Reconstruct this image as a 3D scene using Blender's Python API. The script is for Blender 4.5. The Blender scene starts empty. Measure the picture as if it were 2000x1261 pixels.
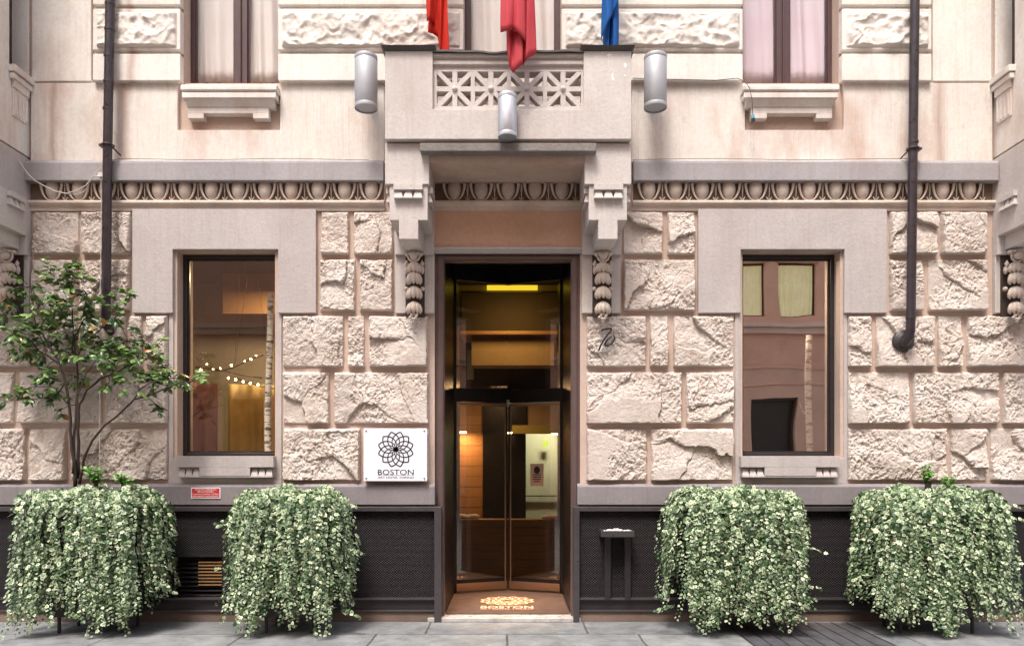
import bpy, math, random
import numpy as np
from mathutils import Vector, Matrix, Euler
PI = math.pi
R = math.radians
rng = random.Random(7)
nr = np.random.RandomState(11)
scene = bpy.context.scene
col = scene.collection

# ------------------------------------------------------------------ scale: metres from a measured elevation
D, F, E = 8.5, 1487.0, 1.75          # viewing distance, survey scale, eye height
def X(px, d=0.0): return (px - 1000.0) * (D - d) / F
def Z(py, d=0.0): return E - (py - 905.0) * (D - d) / F

# ------------------------------------------------------------------ materials
def newmat(name):
    m = bpy.data.materials.new(name); m.use_nodes = True
    nt = m.node_tree
    for n in list(nt.nodes): nt.nodes.remove(n)
    out = nt.nodes.new('ShaderNodeOutputMaterial')
    return m, nt, out
def N(nt, t, **kw):
    n = nt.nodes.new(t)
    for k, v in kw.items():
        if k in n.inputs.keys(): n.inputs[k].default_value = v
        else: setattr(n, k, v)
    return n
def L(nt, a, b): nt.links.new(a, b)
def ramp(nt, src, stops):
    r = nt.nodes.new('ShaderNodeValToRGB')
    el = r.color_ramp.elements
    while len(el) < len(stops): el.new(0.5)
    for e, (p, c) in zip(el, stops):
        e.position = p; e.color = (c[0], c[1], c[2], 1) if not isinstance(c, float) else (c, c, c, 1)
    L(nt, src, r.inputs[0]); return r
def mixc(nt, fac, a, b, mode='MIX'):
    m = nt.nodes.new('ShaderNodeMix'); m.data_type = 'RGBA'; m.blend_type = mode
    if isinstance(fac, float): m.inputs[0].default_value = fac
    else: L(nt, fac, m.inputs[0])
    for i, v in ((6, a), (7, b)):
        if isinstance(v, tuple): m.inputs[i].default_value = (v[0], v[1], v[2], 1)
        else: L(nt, v, m.inputs[i])
    return m.outputs[2]
def coords(nt, scale=(1, 1, 1), rot=(0, 0, 0)):
    tc = nt.nodes.new('ShaderNodeNewGeometry')
    mp = nt.nodes.new('ShaderNodeMapping')
    mp.inputs['Scale'].default_value = scale; mp.inputs['Rotation'].default_value = rot
    L(nt, tc.outputs['Position'], mp.inputs[0]); return mp.outputs[0]
def ocoords(nt, scale=(1, 1, 1)):
    tc = nt.nodes.new('ShaderNodeTexCoord')
    mp = nt.nodes.new('ShaderNodeMapping')
    mp.inputs['Scale'].default_value = scale
    L(nt, tc.outputs['Object'], mp.inputs[0]); return mp.outputs[0]
def noise(nt, vec, scale, detail=5, rough=0.55):
    n = N(nt, 'ShaderNodeTexNoise', Scale=scale, Detail=detail, Roughness=rough)
    L(nt, vec, n.inputs['Vector']); return n.outputs['Fac']

def plaster(name, c, var=0.12, rough=0.85, bump=0.25, bscale=60, stain=None, stainamt=0.5, streak=False, comb=False, dirt=0.0, crease_shade=0.0, drips=()):
    m, nt, out = newmat(name)
    p = N(nt, 'ShaderNodeBsdfPrincipled', Roughness=rough)
    p.inputs['Specular IOR Level'].default_value = 0.25
    v = coords(nt)
    a = noise(nt, v, 1.7, 6)
    lo = tuple(x * (1 - var) for x in c); hi = tuple(min(1, x * (1 + var)) for x in c)
    colr = ramp(nt, a, [(0.3, lo), (0.7, hi)]).outputs[0]
    fine = noise(nt, v, 26, 4, 0.7)
    fr = ramp(nt, fine, [(0.25, 0.88), (0.75, 1.06)]).outputs[0]
    colr = mixc(nt, 1.0, colr, fr, 'MULTIPLY')
    if stain:
        s = noise(nt, coords(nt, (1.0, 1.0, 0.45)), 1.5, 7, 0.65)
        sf = ramp(nt, s, [(0.5, 0.0), (0.72, stainamt)]).outputs[0]
        colr = mixc(nt, sf, colr, stain)
    if streak:
        s = noise(nt, coords(nt, (9.0, 1.0, 0.35)), 2.2, 5, 0.7)
        sf = ramp(nt, s, [(0.5, 0.0), (0.8, 0.5)]).outputs[0]
        colr = mixc(nt, sf, colr, tuple(x * f for x, f in zip(c, (0.72, 0.66, 0.6))))
    if dirt:
        s = noise(nt, v, 9, 8, 0.75)
        sf = ramp(nt, s, [(0.6, 0.0), (0.72, dirt)]).outputs[0]
        colr = mixc(nt, sf, colr, (0.12, 0.09, 0.075))
    for dx_, dw_ in drips:
        sp_ = nt.nodes.new('ShaderNodeSeparateXYZ'); L(nt, v, sp_.inputs[0])
        a1 = N(nt, 'ShaderNodeMath', operation='SUBTRACT'); L(nt, sp_.outputs[0], a1.inputs[0]); a1.inputs[1].default_value = dx_
        wn = N(nt, 'ShaderNodeMath', operation='MULTIPLY_ADD'); L(nt, noise(nt, coords(nt, (1, 1, .5)), 3, 4), wn.inputs[0]); wn.inputs[1].default_value = .16; L(nt, a1.outputs[0], wn.inputs[2])
        a2 = N(nt, 'ShaderNodeMath', operation='SUBTRACT'); L(nt, wn.outputs[0], a2.inputs[0]); a2.inputs[1].default_value = .08
        a3 = N(nt, 'ShaderNodeMath', operation='ABSOLUTE'); L(nt, a2.outputs[0], a3.inputs[0])
        df = ramp(nt, a3.outputs[0], [(0.0, .62), (dw_, 0.0)]).outputs[0]
        colr = mixc(nt, df, colr, (0.38, 0.23, 0.18))
    if crease_shade:  # cavity shade painted into the creases
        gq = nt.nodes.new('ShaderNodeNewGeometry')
        gf = ramp(nt, gq.outputs['Pointiness'], [(0.40, crease_shade), (0.50, 0.0)]).outputs[0]
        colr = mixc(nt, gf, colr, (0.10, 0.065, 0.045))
    L(nt, colr, p.inputs['Base Color'])
    b1 = noise(nt, v, bscale, 6, 0.65)
    h = b1
    if comb:
        w = noise(nt, coords(nt, (70, 1, 0.6)), 1.0, 2, 0.5)
        mm = N(nt, 'ShaderNodeMath', operation='ADD'); L(nt, b1, mm.inputs[0])
        m2 = N(nt, 'ShaderNodeMath', operation='MULTIPLY'); L(nt, w, m2.inputs[0]); m2.inputs[1].default_value = 3.0
        L(nt, m2.outputs[0], mm.inputs[1]); h = mm.outputs[0]
    bp = N(nt, 'ShaderNodeBump', Strength=bump, Distance=0.012)
    L(nt, h, bp.inputs['Height']); L(nt, bp.outputs[0], p.inputs['Normal'])
    L(nt, p.outputs[0], out.inputs[0]); return m

def simple(name, c, rough=0.5, metal=0.0, var=0.1, bump=0.1, bscale=40, spec=0.5, aniso=False):
    m, nt, out = newmat(name)
    p = N(nt, 'ShaderNodeBsdfPrincipled', Roughness=rough, Metallic=metal)
    p.inputs['Specular IOR Level'].default_value = spec
    v = coords(nt)
    a = noise(nt, v, 7, 5, 0.65)
    lo = tuple(x * (1 - var) for x in c); hi = tuple(min(1, x * (1 + var)) for x in c)
    L(nt, ramp(nt, a, [(0.3, lo), (0.7, hi)]).outputs[0], p.inputs['Base Color'])
    rr = ramp(nt, noise(nt, v, 14, 4), [(0.3, max(0.0, rough - 0.08)), (0.7, min(1.0, rough + 0.1))])
    L(nt, rr.outputs[0], p.inputs['Roughness'])
    bp = N(nt, 'ShaderNodeBump', Strength=bump, Distance=0.004)
    L(nt, noise(nt, v, bscale, 4), bp.inputs['Height']); L(nt, bp.outputs[0], p.inputs['Normal'])
    L(nt, p.outputs[0], out.inputs[0]); return m

def emit(name, c, s):
    m, nt, out = newmat(name)
    e = N(nt, 'ShaderNodeEmission', Strength=s); e.inputs[0].default_value = (*c, 1)
    L(nt, e.outputs[0], out.inputs[0]); return m

def glass(name, refl, tint=(0.9, 0.9, 0.88), wav=0.0):
    m, nt, out = newmat(name)
    t = N(nt, 'ShaderNodeBsdfTransparent'); t.inputs[0].default_value = (*tint, 1)
    g = N(nt, 'ShaderNodeBsdfGlossy', Roughness=0.0); g.inputs[0].default_value = (1, 1, 1, 1)
    if wav:
        bp = N(nt, 'ShaderNodeBump', Strength=wav, Distance=0.02)
        L(nt, noise(nt, coords(nt, (1, 1, 0.6)), 1.3, 1), bp.inputs['Height']); L(nt, bp.outputs[0], g.inputs['Normal'])
    lw = N(nt, 'ShaderNodeLayerWeight', Blend=0.5)
    pw = N(nt, 'ShaderNodeMath', operation='POWER'); L(nt, lw.outputs['Facing'], pw.inputs[0]); pw.inputs[1].default_value = 4.0
    fr = N(nt, 'ShaderNodeMath', operation='MULTIPLY_ADD'); L(nt, pw.outputs[0], fr.inputs[0]); fr.inputs[1].default_value = 0.9; fr.inputs[2].default_value = 0.04
    ad = N(nt, 'ShaderNodeMath', operation='ADD', use_clamp=True); ad.inputs[1].default_value = refl
    L(nt, fr.outputs[0], ad.inputs[0])
    mx = N(nt, 'ShaderNodeMixShader'); L(nt, ad.outputs[0], mx.inputs[0])
    L(nt, t.outputs[0], mx.inputs[1]); L(nt, g.outputs[0], mx.inputs[2])
    L(nt, mx.outputs[0], out.inputs[0]); return m

def mat_stone():
    m, nt, out = newmat('rock_faced_stone')
    p = N(nt, 'ShaderNodeBsdfPrincipled', Roughness=0.9); p.inputs['Specular IOR Level'].default_value = 0.2
    v = coords(nt)
    c1 = ramp(nt, noise(nt, v, 2.2, 8, 0.6), [(0.3, (0.52, 0.43, 0.37)), (0.52, (0.66, 0.57, 0.51)), (0.75, (0.72, 0.66, 0.61))]).outputs[0]
    c2 = ramp(nt, noise(nt, v, 21, 6, 0.7), [(0.3, 0.84), (0.7, 1.07)]).outputs[0]
    c = mixc(nt, 1.0, c1, c2, 'MULTIPLY')
    st = ramp(nt, noise(nt, v, 7.5, 10, 0.8), [(0.6, 0.0), (0.7, 0.65)]).outputs[0]
    c = mixc(nt, st, c, (0.26, 0.17, 0.12))
    pit = N(nt, 'ShaderNodeTexVoronoi', Scale=34.0); L(nt, v, pit.inputs['Vector'])
    pf = ramp(nt, pit.outputs['Distance'], [(0.03, 0.35), (0.10, 0.0)]).outputs[0]
    c = mixc(nt, pf, c, (0.2, 0.15, 0.12))
    # darker brown in the narrow hollows of the stone
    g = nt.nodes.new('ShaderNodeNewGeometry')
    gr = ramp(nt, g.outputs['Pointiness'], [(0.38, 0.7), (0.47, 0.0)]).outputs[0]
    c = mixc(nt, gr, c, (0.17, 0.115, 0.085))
    L(nt, c, p.inputs['Base Color'])
    bp = N(nt, 'ShaderNodeBump', Strength=0.8, Distance=0.025)
    L(nt, noise(nt, v, 22, 9, 0.72), bp.inputs['Height'])
    L(nt, bp.outputs[0], p.inputs['Normal'])
    L(nt, p.outputs[0], out.inputs[0]); return m

def mat_mesh():
    m, nt, out = newmat('expanded_metal_mesh')
    p = N(nt, 'ShaderNodeBsdfPrincipled', Roughness=0.6, Metallic=0.0)
    p.inputs['Specular IOR Level'].default_value = 0.08
    v = coords(nt)
    sx = nt.nodes.new('ShaderNodeSeparateXYZ'); L(nt, v, sx.inputs[0])
    def sin(src, k, off=None):
        a = N(nt, 'ShaderNodeMath', operation='MULTIPLY'); L(nt, src, a.inputs[0]); a.inputs[1].default_value = k
        s = N(nt, 'ShaderNodeMath', operation='SINE'); L(nt, a.outputs[0], s.inputs[0]); return s.outputs[0]
    a = sin(sx.outputs[0], 2 * PI / 0.03); b = sin(sx.outputs[2], 2 * PI / 0.026)
    ml = N(nt, 'ShaderNodeMath', operation='MULTIPLY'); L(nt, a, ml.inputs[0]); L(nt, b, ml.inputs[1])
    b2 = sin(sx.outputs[2], 4 * PI / 0.026)
    ad = N(nt, 'ShaderNodeMath', operation='ADD'); L(nt, ml.outputs[0], ad.inputs[0]); L(nt, b2, ad.inputs[1])
    c = ramp(nt, ad.outputs[0], [(0.0, (0.003, 0.003, 0.003)), (0.5, (0.008, 0.0065, 0.007)), (0.95, (0.10, 0.085, 0.09))]).outputs[0]
    L(nt, c, p.inputs['Base Color'])
    bp = N(nt, 'ShaderNodeBump', Strength=0.5, Distance=0.006); L(nt, ad.outputs[0], bp.inputs['Height'])
    L(nt, bp.outputs[0], p.inputs['Normal']); L(nt, p.outputs[0], out.inputs[0]); return m

def mat_leaf(name, green, green2, edge, e0, gloss=0.45, odd=None, VAR=-0.28, RAD=1.0):
    m, nt, out = newmat(name)
    p = N(nt, 'ShaderNodeBsdfPrincipled', Roughness=gloss)
    p.inputs['Specular IOR Level'].default_value = 0.4
    uv = nt.nodes.new('ShaderNodeUVMap'); sp = nt.nodes.new('ShaderNodeSeparateXYZ'); L(nt, uv.outputs[0], sp.inputs[0])
    base = ramp(nt, sp.outputs[1], [(0.0, green), (0.5, green2), (0.93, tuple(x * 1.5 for x in green2))] + ([(0.965, tuple(x * 1.5 for x in green2)), (0.985, odd)] if odd else [])).outputs[0]
    rnd = N(nt, 'ShaderNodeMath', operation='MULTIPLY_ADD'); rm = N(nt, 'ShaderNodeMath', operation='MULTIPLY'); L(nt, sp.outputs[0], rm.inputs[0]); rm.inputs[1].default_value = RAD; L(nt, sp.outputs[1], rnd.inputs[0]); rnd.inputs[1].default_value = VAR; L(nt, rm.outputs[0], rnd.inputs[2])
    ns = noise(nt, coords(nt), 60, 3)
    r2 = N(nt, 'ShaderNodeMath', operation='MULTIPLY_ADD'); L(nt, ns, r2.inputs[0]); r2.inputs[1].default_value = 0.45; L(nt, rnd.outputs[0], r2.inputs[2])
    ef = ramp(nt, r2.outputs[0], [(e0, 0.0), (min(0.99, e0 + 0.22), 0.88)]).outputs[0]
    L(nt, mixc(nt, ef, base, edge), p.inputs['Base Color'])
    L(nt, p.outputs[0], out.inputs[0])
    tr = N(nt, 'ShaderNodeBsdfTranslucent'); tr.inputs[0].default_value = (*[min(1, x * 2) for x in green2], 1)
    mx = N(nt, 'ShaderNodeMixShader', Fac=0.15); mx.inputs[0].default_value = 0.06
    L(nt, p.outputs[0], mx.inputs[1]); L(nt, tr.outputs[0], mx.inputs[2]); L(nt, mx.outputs[0], out.inputs[0])
    return m

def mat_pavement():
    m, nt, out = newmat('stone_paving')
    p = N(nt, 'ShaderNodeBsdfPrincipled', Roughness=0.5)
    g = nt.nodes.new('ShaderNodeNewGeometry'); mp = nt.nodes.new('ShaderNodeMapping')
    mp.inputs['Location'].default_value = (0.88, 0.04, 0)
    L(nt, g.outputs['Position'], mp.inputs[0])
    wv = N(nt, 'ShaderNodeTexNoise', Scale=4.0, Detail=3.0)
    L(nt, mp.outputs[0], wv.inputs['Vector'])
    vm = N(nt, 'ShaderNodeVectorMath', operation='MULTIPLY_ADD'); L(nt, wv.outputs['Color'], vm.inputs[0]); vm.inputs[1].default_value = (0.03, 0.03, 0); L(nt, mp.outputs[0], vm.inputs[2])
    b = N(nt, 'ShaderNodeTexBrick', offset=0.37, squash=0.8, squash_frequency=2)
    b.inputs['Scale'].default_value = 1.0; b.inputs['Brick Width'].default_value = 1.68; b.inputs['Row Height'].default_value = 0.62
    b.inputs['Mortar Size'].default_value = 0.012; b.inputs['Mortar Smooth'].default_value = 0.2
    b.inputs['Color1'].default_value = (0.20, 0.21, 0.22, 1); b.inputs['Color2'].default_value = (0.26, 0.265, 0.265, 1)
    b.inputs['Mortar'].default_value = (0.10, 0.095, 0.09, 1)
    L(nt, vm.outputs[0], b.inputs['Vector'])
    n1 = ramp(nt, noise(nt, mp.outputs[0], 3.5, 8, 0.7), [(0.3, 0.6), (0.7, 1.3)]).outputs[0]
    c = mixc(nt, 1.0, b.outputs['Color'], n1, 'MULTIPLY')
    sp = ramp(nt, noise(nt, mp.outputs[0], 30, 6, 0.7), [(0.35, 0.85), (0.7, 1.1)]).outputs[0]
    c = mixc(nt, 1.0, c, sp, 'MULTIPLY')
    bl_ = ramp(nt, noise(nt, mp.outputs[0], 6, 9, 0.75), [(0.55, 0.0), (0.72, 0.6)]).outputs[0]
    c = mixc(nt, bl_, c, (0.09, 0.085, 0.08))
    L(nt, c, p.inputs['Base Color'])
    L(nt, ramp(nt, noise(nt, mp.outputs[0], 5, 5), [(0.3, 0.35), (0.7, 0.65)]).outputs[0], p.inputs['Roughness'])
    bp = N(nt, 'ShaderNodeBump', Strength=0.4, Distance=0.01)
    sb = N(nt, 'ShaderNodeMath', operation='SUBTRACT'); L(nt, noise(nt, mp.outputs[0], 14, 8, 0.7), sb.inputs[0]); L(nt, b.outputs['Fac'], sb.inputs[1])
    L(nt, sb.outputs[0], bp.inputs['Height']); L(nt, bp.outputs[0], p.inputs['Normal'])
    L(nt, p.outputs[0], out.inputs[0]); return m

def mat_birch():
    m, nt, out = newmat('birch_bark')
    p = N(nt, 'ShaderNodeBsdfPrincipled', Roughness=0.8)
    a = ramp(nt, noise(nt, coords(nt, (1, 1, 5)), 7, 6, 0.7), [(0.5, (0.92, 0.86, 0.76)), (0.58, (0.06, 0.045, 0.03))]).outputs[0]
    L(nt, a, p.inputs['Base Color']); L(nt, p.outputs[0], out.inputs[0]); return m

def mat_cloth(name, c, c2):
    m, nt, out = newmat(name)
    p = N(nt, 'ShaderNodeBsdfPrincipled', Roughness=0.7); p.inputs['Specular IOR Level'].default_value = 0.15
    cc = ramp(nt, noise(nt, coords(nt), 3, 3), [(0.35, c), (0.65, c2)]).outputs[0]
    L(nt, cc, p.inputs['Base Color'])
    bp = N(nt, 'ShaderNodeBump', Strength=0.15, Distance=0.002); L(nt, noise(nt, coords(nt), 300, 2), bp.inputs['Height']); L(nt, bp.outputs[0], p.inputs['Normal'])
    tr = N(nt, 'ShaderNodeBsdfTranslucent'); L(nt, cc, tr.inputs[0])
    mx = N(nt, 'ShaderNodeMixShader'); mx.inputs[0].default_value = 0.3
    L(nt, p.outputs[0], mx.inputs[1]); L(nt, tr.outputs[0], mx.inputs[2]); L(nt, mx.outputs[0], out.inputs[0]); return m

M = {}
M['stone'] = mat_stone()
M['joint'] = plaster('pink_joint_plaster', (0.55, 0.42, 0.35), 0.12, stain=(0.40, 0.27, 0.2), stainamt=0.5, dirt=0.25)
M['upper'] = plaster('cream_combed_plaster', (0.73, 0.67, 0.61), 0.08, comb=True, bump=0.35, stain=(0.52, 0.34, 0.27), stainamt=0.85, streak=True, dirt=0.25, drips=((X(245), .10), (X(1832), .11), (X(110), .05)))
M['cream'] = plaster('cream_plaster', (0.75, 0.70, 0.645), 0.08, stain=(0.50, 0.35, 0.28), stainamt=0.7, streak=True, dirt=0.25, drips=((X(262), .07),))
M['relief'] = plaster('cream_relief_plaster', (0.73, 0.67, 0.61), 0.1, bump=0.4, stain=(0.5, 0.34, 0.25), stainamt=0.6, dirt=0.15)
M['grey'] = plaster('mauve_grey_plaster', (0.475, 0.43, 0.415), 0.07, bump=0.4, bscale=35, stain=(0.38, 0.31, 0.30), stainamt=0.5, streak=True, dirt=0.12)
M['balcony'] = plaster('pale_mauve_plaster', (0.57, 0.52, 0.49), 0.07, bump=0.4, bscale=30, stain=(0.44, 0.35, 0.32), stainamt=0.5, streak=True, dirt=0.15)
M['string'] = plaster('grey_string_plaster', (0.36, 0.335, 0.34), 0.1, bump=0.25, streak=True, stain=(0.3, 0.24, 0.24), stainamt=0.5)
M['cap'] = plaster('dark_grey_plinth_plaster', (0.24, 0.215, 0.22), 0.12, bump=0.2, streak=True)
M['basestone'] = plaster('brown_base_stone', (0.19, 0.135, 0.11), 0.25, bump=0.4, dirt=0.4)
M['orn'] = plaster('ornament_stucco', (0.60, 0.50, 0.43), 0.2, bump=0.25, bscale=40, stain=(0.42, 0.29, 0.22), stainamt=0.5, crease_shade=0.9)
M['darkback'] = plaster('blackish_brown_stucco', (0.06, 0.04, 0.03), 0.3)  # near-black brown backing behind the carved drops
M['orndark'] = plaster('dark_brown_stucco', (0.16, 0.11, 0.08), 0.3)  # dark brown behind the eggs and in the wing joints
M['roughstone'] = plaster('weathered_grey_slab', (0.24, 0.215, 0.2), 0.3, bump=1.0, bscale=45, dirt=0.6)
M['mesh'] = mat_mesh()
M['darkmetal'] = simple('dark_bronze_metal', (0.035, 0.03, 0.032), 0.38, 0.4)
M['railmetal'] = simple('grey_metal_rail', (0.10, 0.09, 0.094), 0.35, 0.6)
M['gratemetal'] = simple('worn_grey_steel', (0.17, 0.165, 0.18), 0.35, 0.5, 0.3, 0.2, 15)
M['jamb'] = simple('brown_painted_steel', (0.135, 0.09, 0.085), 0.4, 0.2)
M['frame'] = simple('dark_window_frame', (0.028, 0.022, 0.022), 0.35, 0.1)
M['brownframe'] = simple('brown_window_frame', (0.075, 0.038, 0.038), 0.4, 0.0)
M['black'] = simple('black_lacquer', (0.010, 0.009, 0.009), 0.35, 0.0, spec=0.3)
M['copper'] = simple('brushed_copper_trim', (0.42, 0.26, 0.17), 0.35, 0.8, 0.03, 0.0)
M['alu'] = simple('brushed_aluminium', (0.40, 0.405, 0.43), 0.55, 0.3, 0.04, 0.03, 80)
M['alupolished'] = simple('bright_aluminium', (0.55, 0.55, 0.59), 0.42, 0.7, 0.03, 0.02, 80)
M['pipe'] = simple('brown_painted_pipe', (0.042, 0.031, 0.036), 0.33, 0.2, 0.25, 0.1, 20)
M['castiron'] = simple('dark_cast_iron', (0.05, 0.042, 0.042), 0.42, 0.3, 0.2)
M['lead'] = simple('dark_lead_flashing', (0.07, 0.065, 0.065), 0.5, 0.3, 0.2)
M['signwhite'] = simple('white_acrylic', (0.80, 0.80, 0.87), 0.25, 0.0, 0.01, 0.0)
M['ink'] = simple('black_ink', (0.015, 0.015, 0.017), 0.4)
M['red'] = simple('red_sign_paint', (0.55, 0.03, 0.03), 0.4, 0, 0.03, 0.0)
M['white'] = simple('white_paint', (0.8, 0.78, 0.78), 0.5, 0, 0.03, 0.0)
M['iron'] = simple('black_wrought_iron', (0.015, 0.012, 0.012), 0.45, 0.3)
M['cable'] = simple('white_cable', (0.6, 0.55, 0.5), 0.5)
M['darkcable'] = simple('grey_cable', (0.12, 0.11, 0.11), 0.5)
M['blueplug'] = simple('blue_plastic', (0.06, 0.25, 0.4), 0.4)
M['trough'] = simple('dark_steel_trough', (0.035, 0.03, 0.028), 0.6, 0.2)
M['soil'] = simple('dark_soil', (0.03, 0.02, 0.015), 0.95)
M['bark'] = plaster('dark_bark', (0.05, 0.035, 0.028), 0.3, bump=0.6)
M['birch'] = mat_birch()
M['pebble'] = simple('white_pebble', (0.75, 0.72, 0.7), 0.6, 0, 0.1, 0.3, 30)
M['ivy'] = mat_leaf('variegated_ivy_leaf', (0.013, 0.046, 0.013), (0.08, 0.15, 0.048), (0.70, 0.75, 0.54), 0.63, 0.38, odd=(0.32, 0.3, 0.05), VAR=0.36, RAD=0.36)
M['camellia'] = mat_leaf('glossy_camellia_leaf', (0.02, 0.06, 0.016), (0.11, 0.18, 0.05), (0.28, 0.36, 0.12), 1.25, 0.28, odd=(0.35, 0.14, 0.03))
M['sprig'] = mat_leaf('fresh_green_leaf', (0.04, 0.13, 0.02), (0.12, 0.28, 0.05), (0.3, 0.42, 0.12), 1.1, 0.4)
M['ivystem'] = simple('brown_vine', (0.05, 0.04, 0.02), 0.8)
M['pave'] = mat_pavement()
M['flagred'] = mat_cloth('red_flag_cloth', (0.62, 0.035, 0.02), (0.68, 0.05, 0.03))
M['flagpink'] = mat_cloth('rose_flag_cloth', (0.62, 0.08, 0.10), (0.66, 0.10, 0.12))
M['flagblue'] = mat_cloth('blue_flag_cloth', (0.02, 0.12, 0.40), (0.03, 0.15, 0.45))
M['curtain'] = mat_cloth('white_sheer_curtain', (0.95, 0.90, 0.86), (0.97, 0.94, 0.91))
M['curtainpink'] = mat_cloth('reflection_pink_curtain', (0.92, 0.80, 0.86), (0.94, 0.85, 0.90))  # pink of the reflected street front put into the curtain colour
M['curtainyellow'] = mat_cloth('yellow_curtain', (0.58, 0.43, 0.16), (0.74, 0.6, 0.3))
M['blindcloth'] = mat_cloth('glowing_yellow_drape', (0.80, 0.70, 0.40), (0.88, 0.82, 0.55))
for n_ in M['blindcloth'].node_tree.nodes:  # glow added to the cloth itself to brighten the drapes
    if n_.type == 'BSDF_PRINCIPLED': n_.inputs['Emission Color'].default_value = (1, .86, .5, 1); n_.inputs['Emission Strength'].default_value = 0.22
M['rosereflection'] = mat_cloth('rose_reflection_cloth', (0.34, 0.16, 0.12), (0.40, 0.2, 0.15))  # rose tone of the reflected wall, painted as cloth
M['lintel'] = plaster('bounce_tinted_lintel_plaster', (0.60, 0.38, 0.275), 0.08, stain=(0.5, 0.3, 0.2), stainamt=0.4)  # joint plaster warmed, bounce light put into the colour
M['wood'] = plaster('warm_wood_panel', (0.30, 0.16, 0.07), 0.15, rough=0.5, bump=0.1)
M['darkwood'] = plaster('dark_wood_panel', (0.11, 0.065, 0.03), 0.2, rough=0.4, bump=0.1)
M['bulkhead'] = plaster('dark_olive_bulkhead', (0.05, 0.036, 0.018), 0.1)
M['tan'] = plaster('tan_interior_plaster', (0.42, 0.29, 0.17), 0.05)
M['roomwall'] = plaster('grey_brown_room_plaster', (0.30, 0.25, 0.18), 0.08)
M['olive'] = plaster('olive_interior_plaster', (0.26, 0.22, 0.06), 0.05)
M['palewall'] = plaster('pale_interior_wall', (0.6, 0.62, 0.54), 0.05)
M['darkroom'] = plaster('dark_interior_plaster', (0.09, 0.065, 0.05), 0.1)
M['mat'] = simple('brown_entrance_carpet', (0.075, 0.045, 0.035), 0.95, 0, 0.3, 0.6, 300)
M['matlogo'] = simple('apricot_mat_emblem', (0.85, 0.5, 0.32), 0.9, 0, 0.1, 0.5, 300)  # pale orange of the mat emblem and lettering
M['marble'] = simple('grey_marble_threshold', (0.42, 0.4, 0.39), 0.3, 0, 0.25)
M['poster'] = simple('kraft_paper', (0.4, 0.25, 0.18), 0.8)
M['glasswin'] = glass('window_glass', 0.08, (0.85, 0.84, 0.80), 0.02)
M['glassright'] = glass('mirror_coated_window_glass', 0.50, (0.85, 0.82, 0.78), 0.18)
M['glassupper'] = glass('upper_window_glass', 0.04, (0.99, 0.98, 0.98), 0.02)
M['glassdoor'] = glass('door_glass', 0.05, (0.9, 0.84, 0.74))
M['bulb'] = emit('warm_bulb', (1.0, 0.55, 0.18), 40)
M['spotglow'] = emit('downlight_glow', (1.0, 0.72, 0.4), 12)
M['yellowglow'] = emit('yellow_strip_light', (0.9, 0.72, 0.05), 0.6)
M['exitglow'] = emit('green_exit_light', (0.5, 0.75, 0.1), 0.8)
M['opp'] = plaster('salmon_street_plaster', (0.82, 0.44, 0.29), 0.08, stain=(0.45, 0.2, 0.14), stainamt=0.4)
M['opptrim'] = plaster('salmon_trim', (0.8, 0.55, 0.42), 0.08)
M['oppbase'] = plaster('street_wall_base', (0.74, 0.42, 0.29), 0.1)
M['road'] = plaster('grey_road_stone', (0.30, 0.28, 0.26), 0.15)

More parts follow.
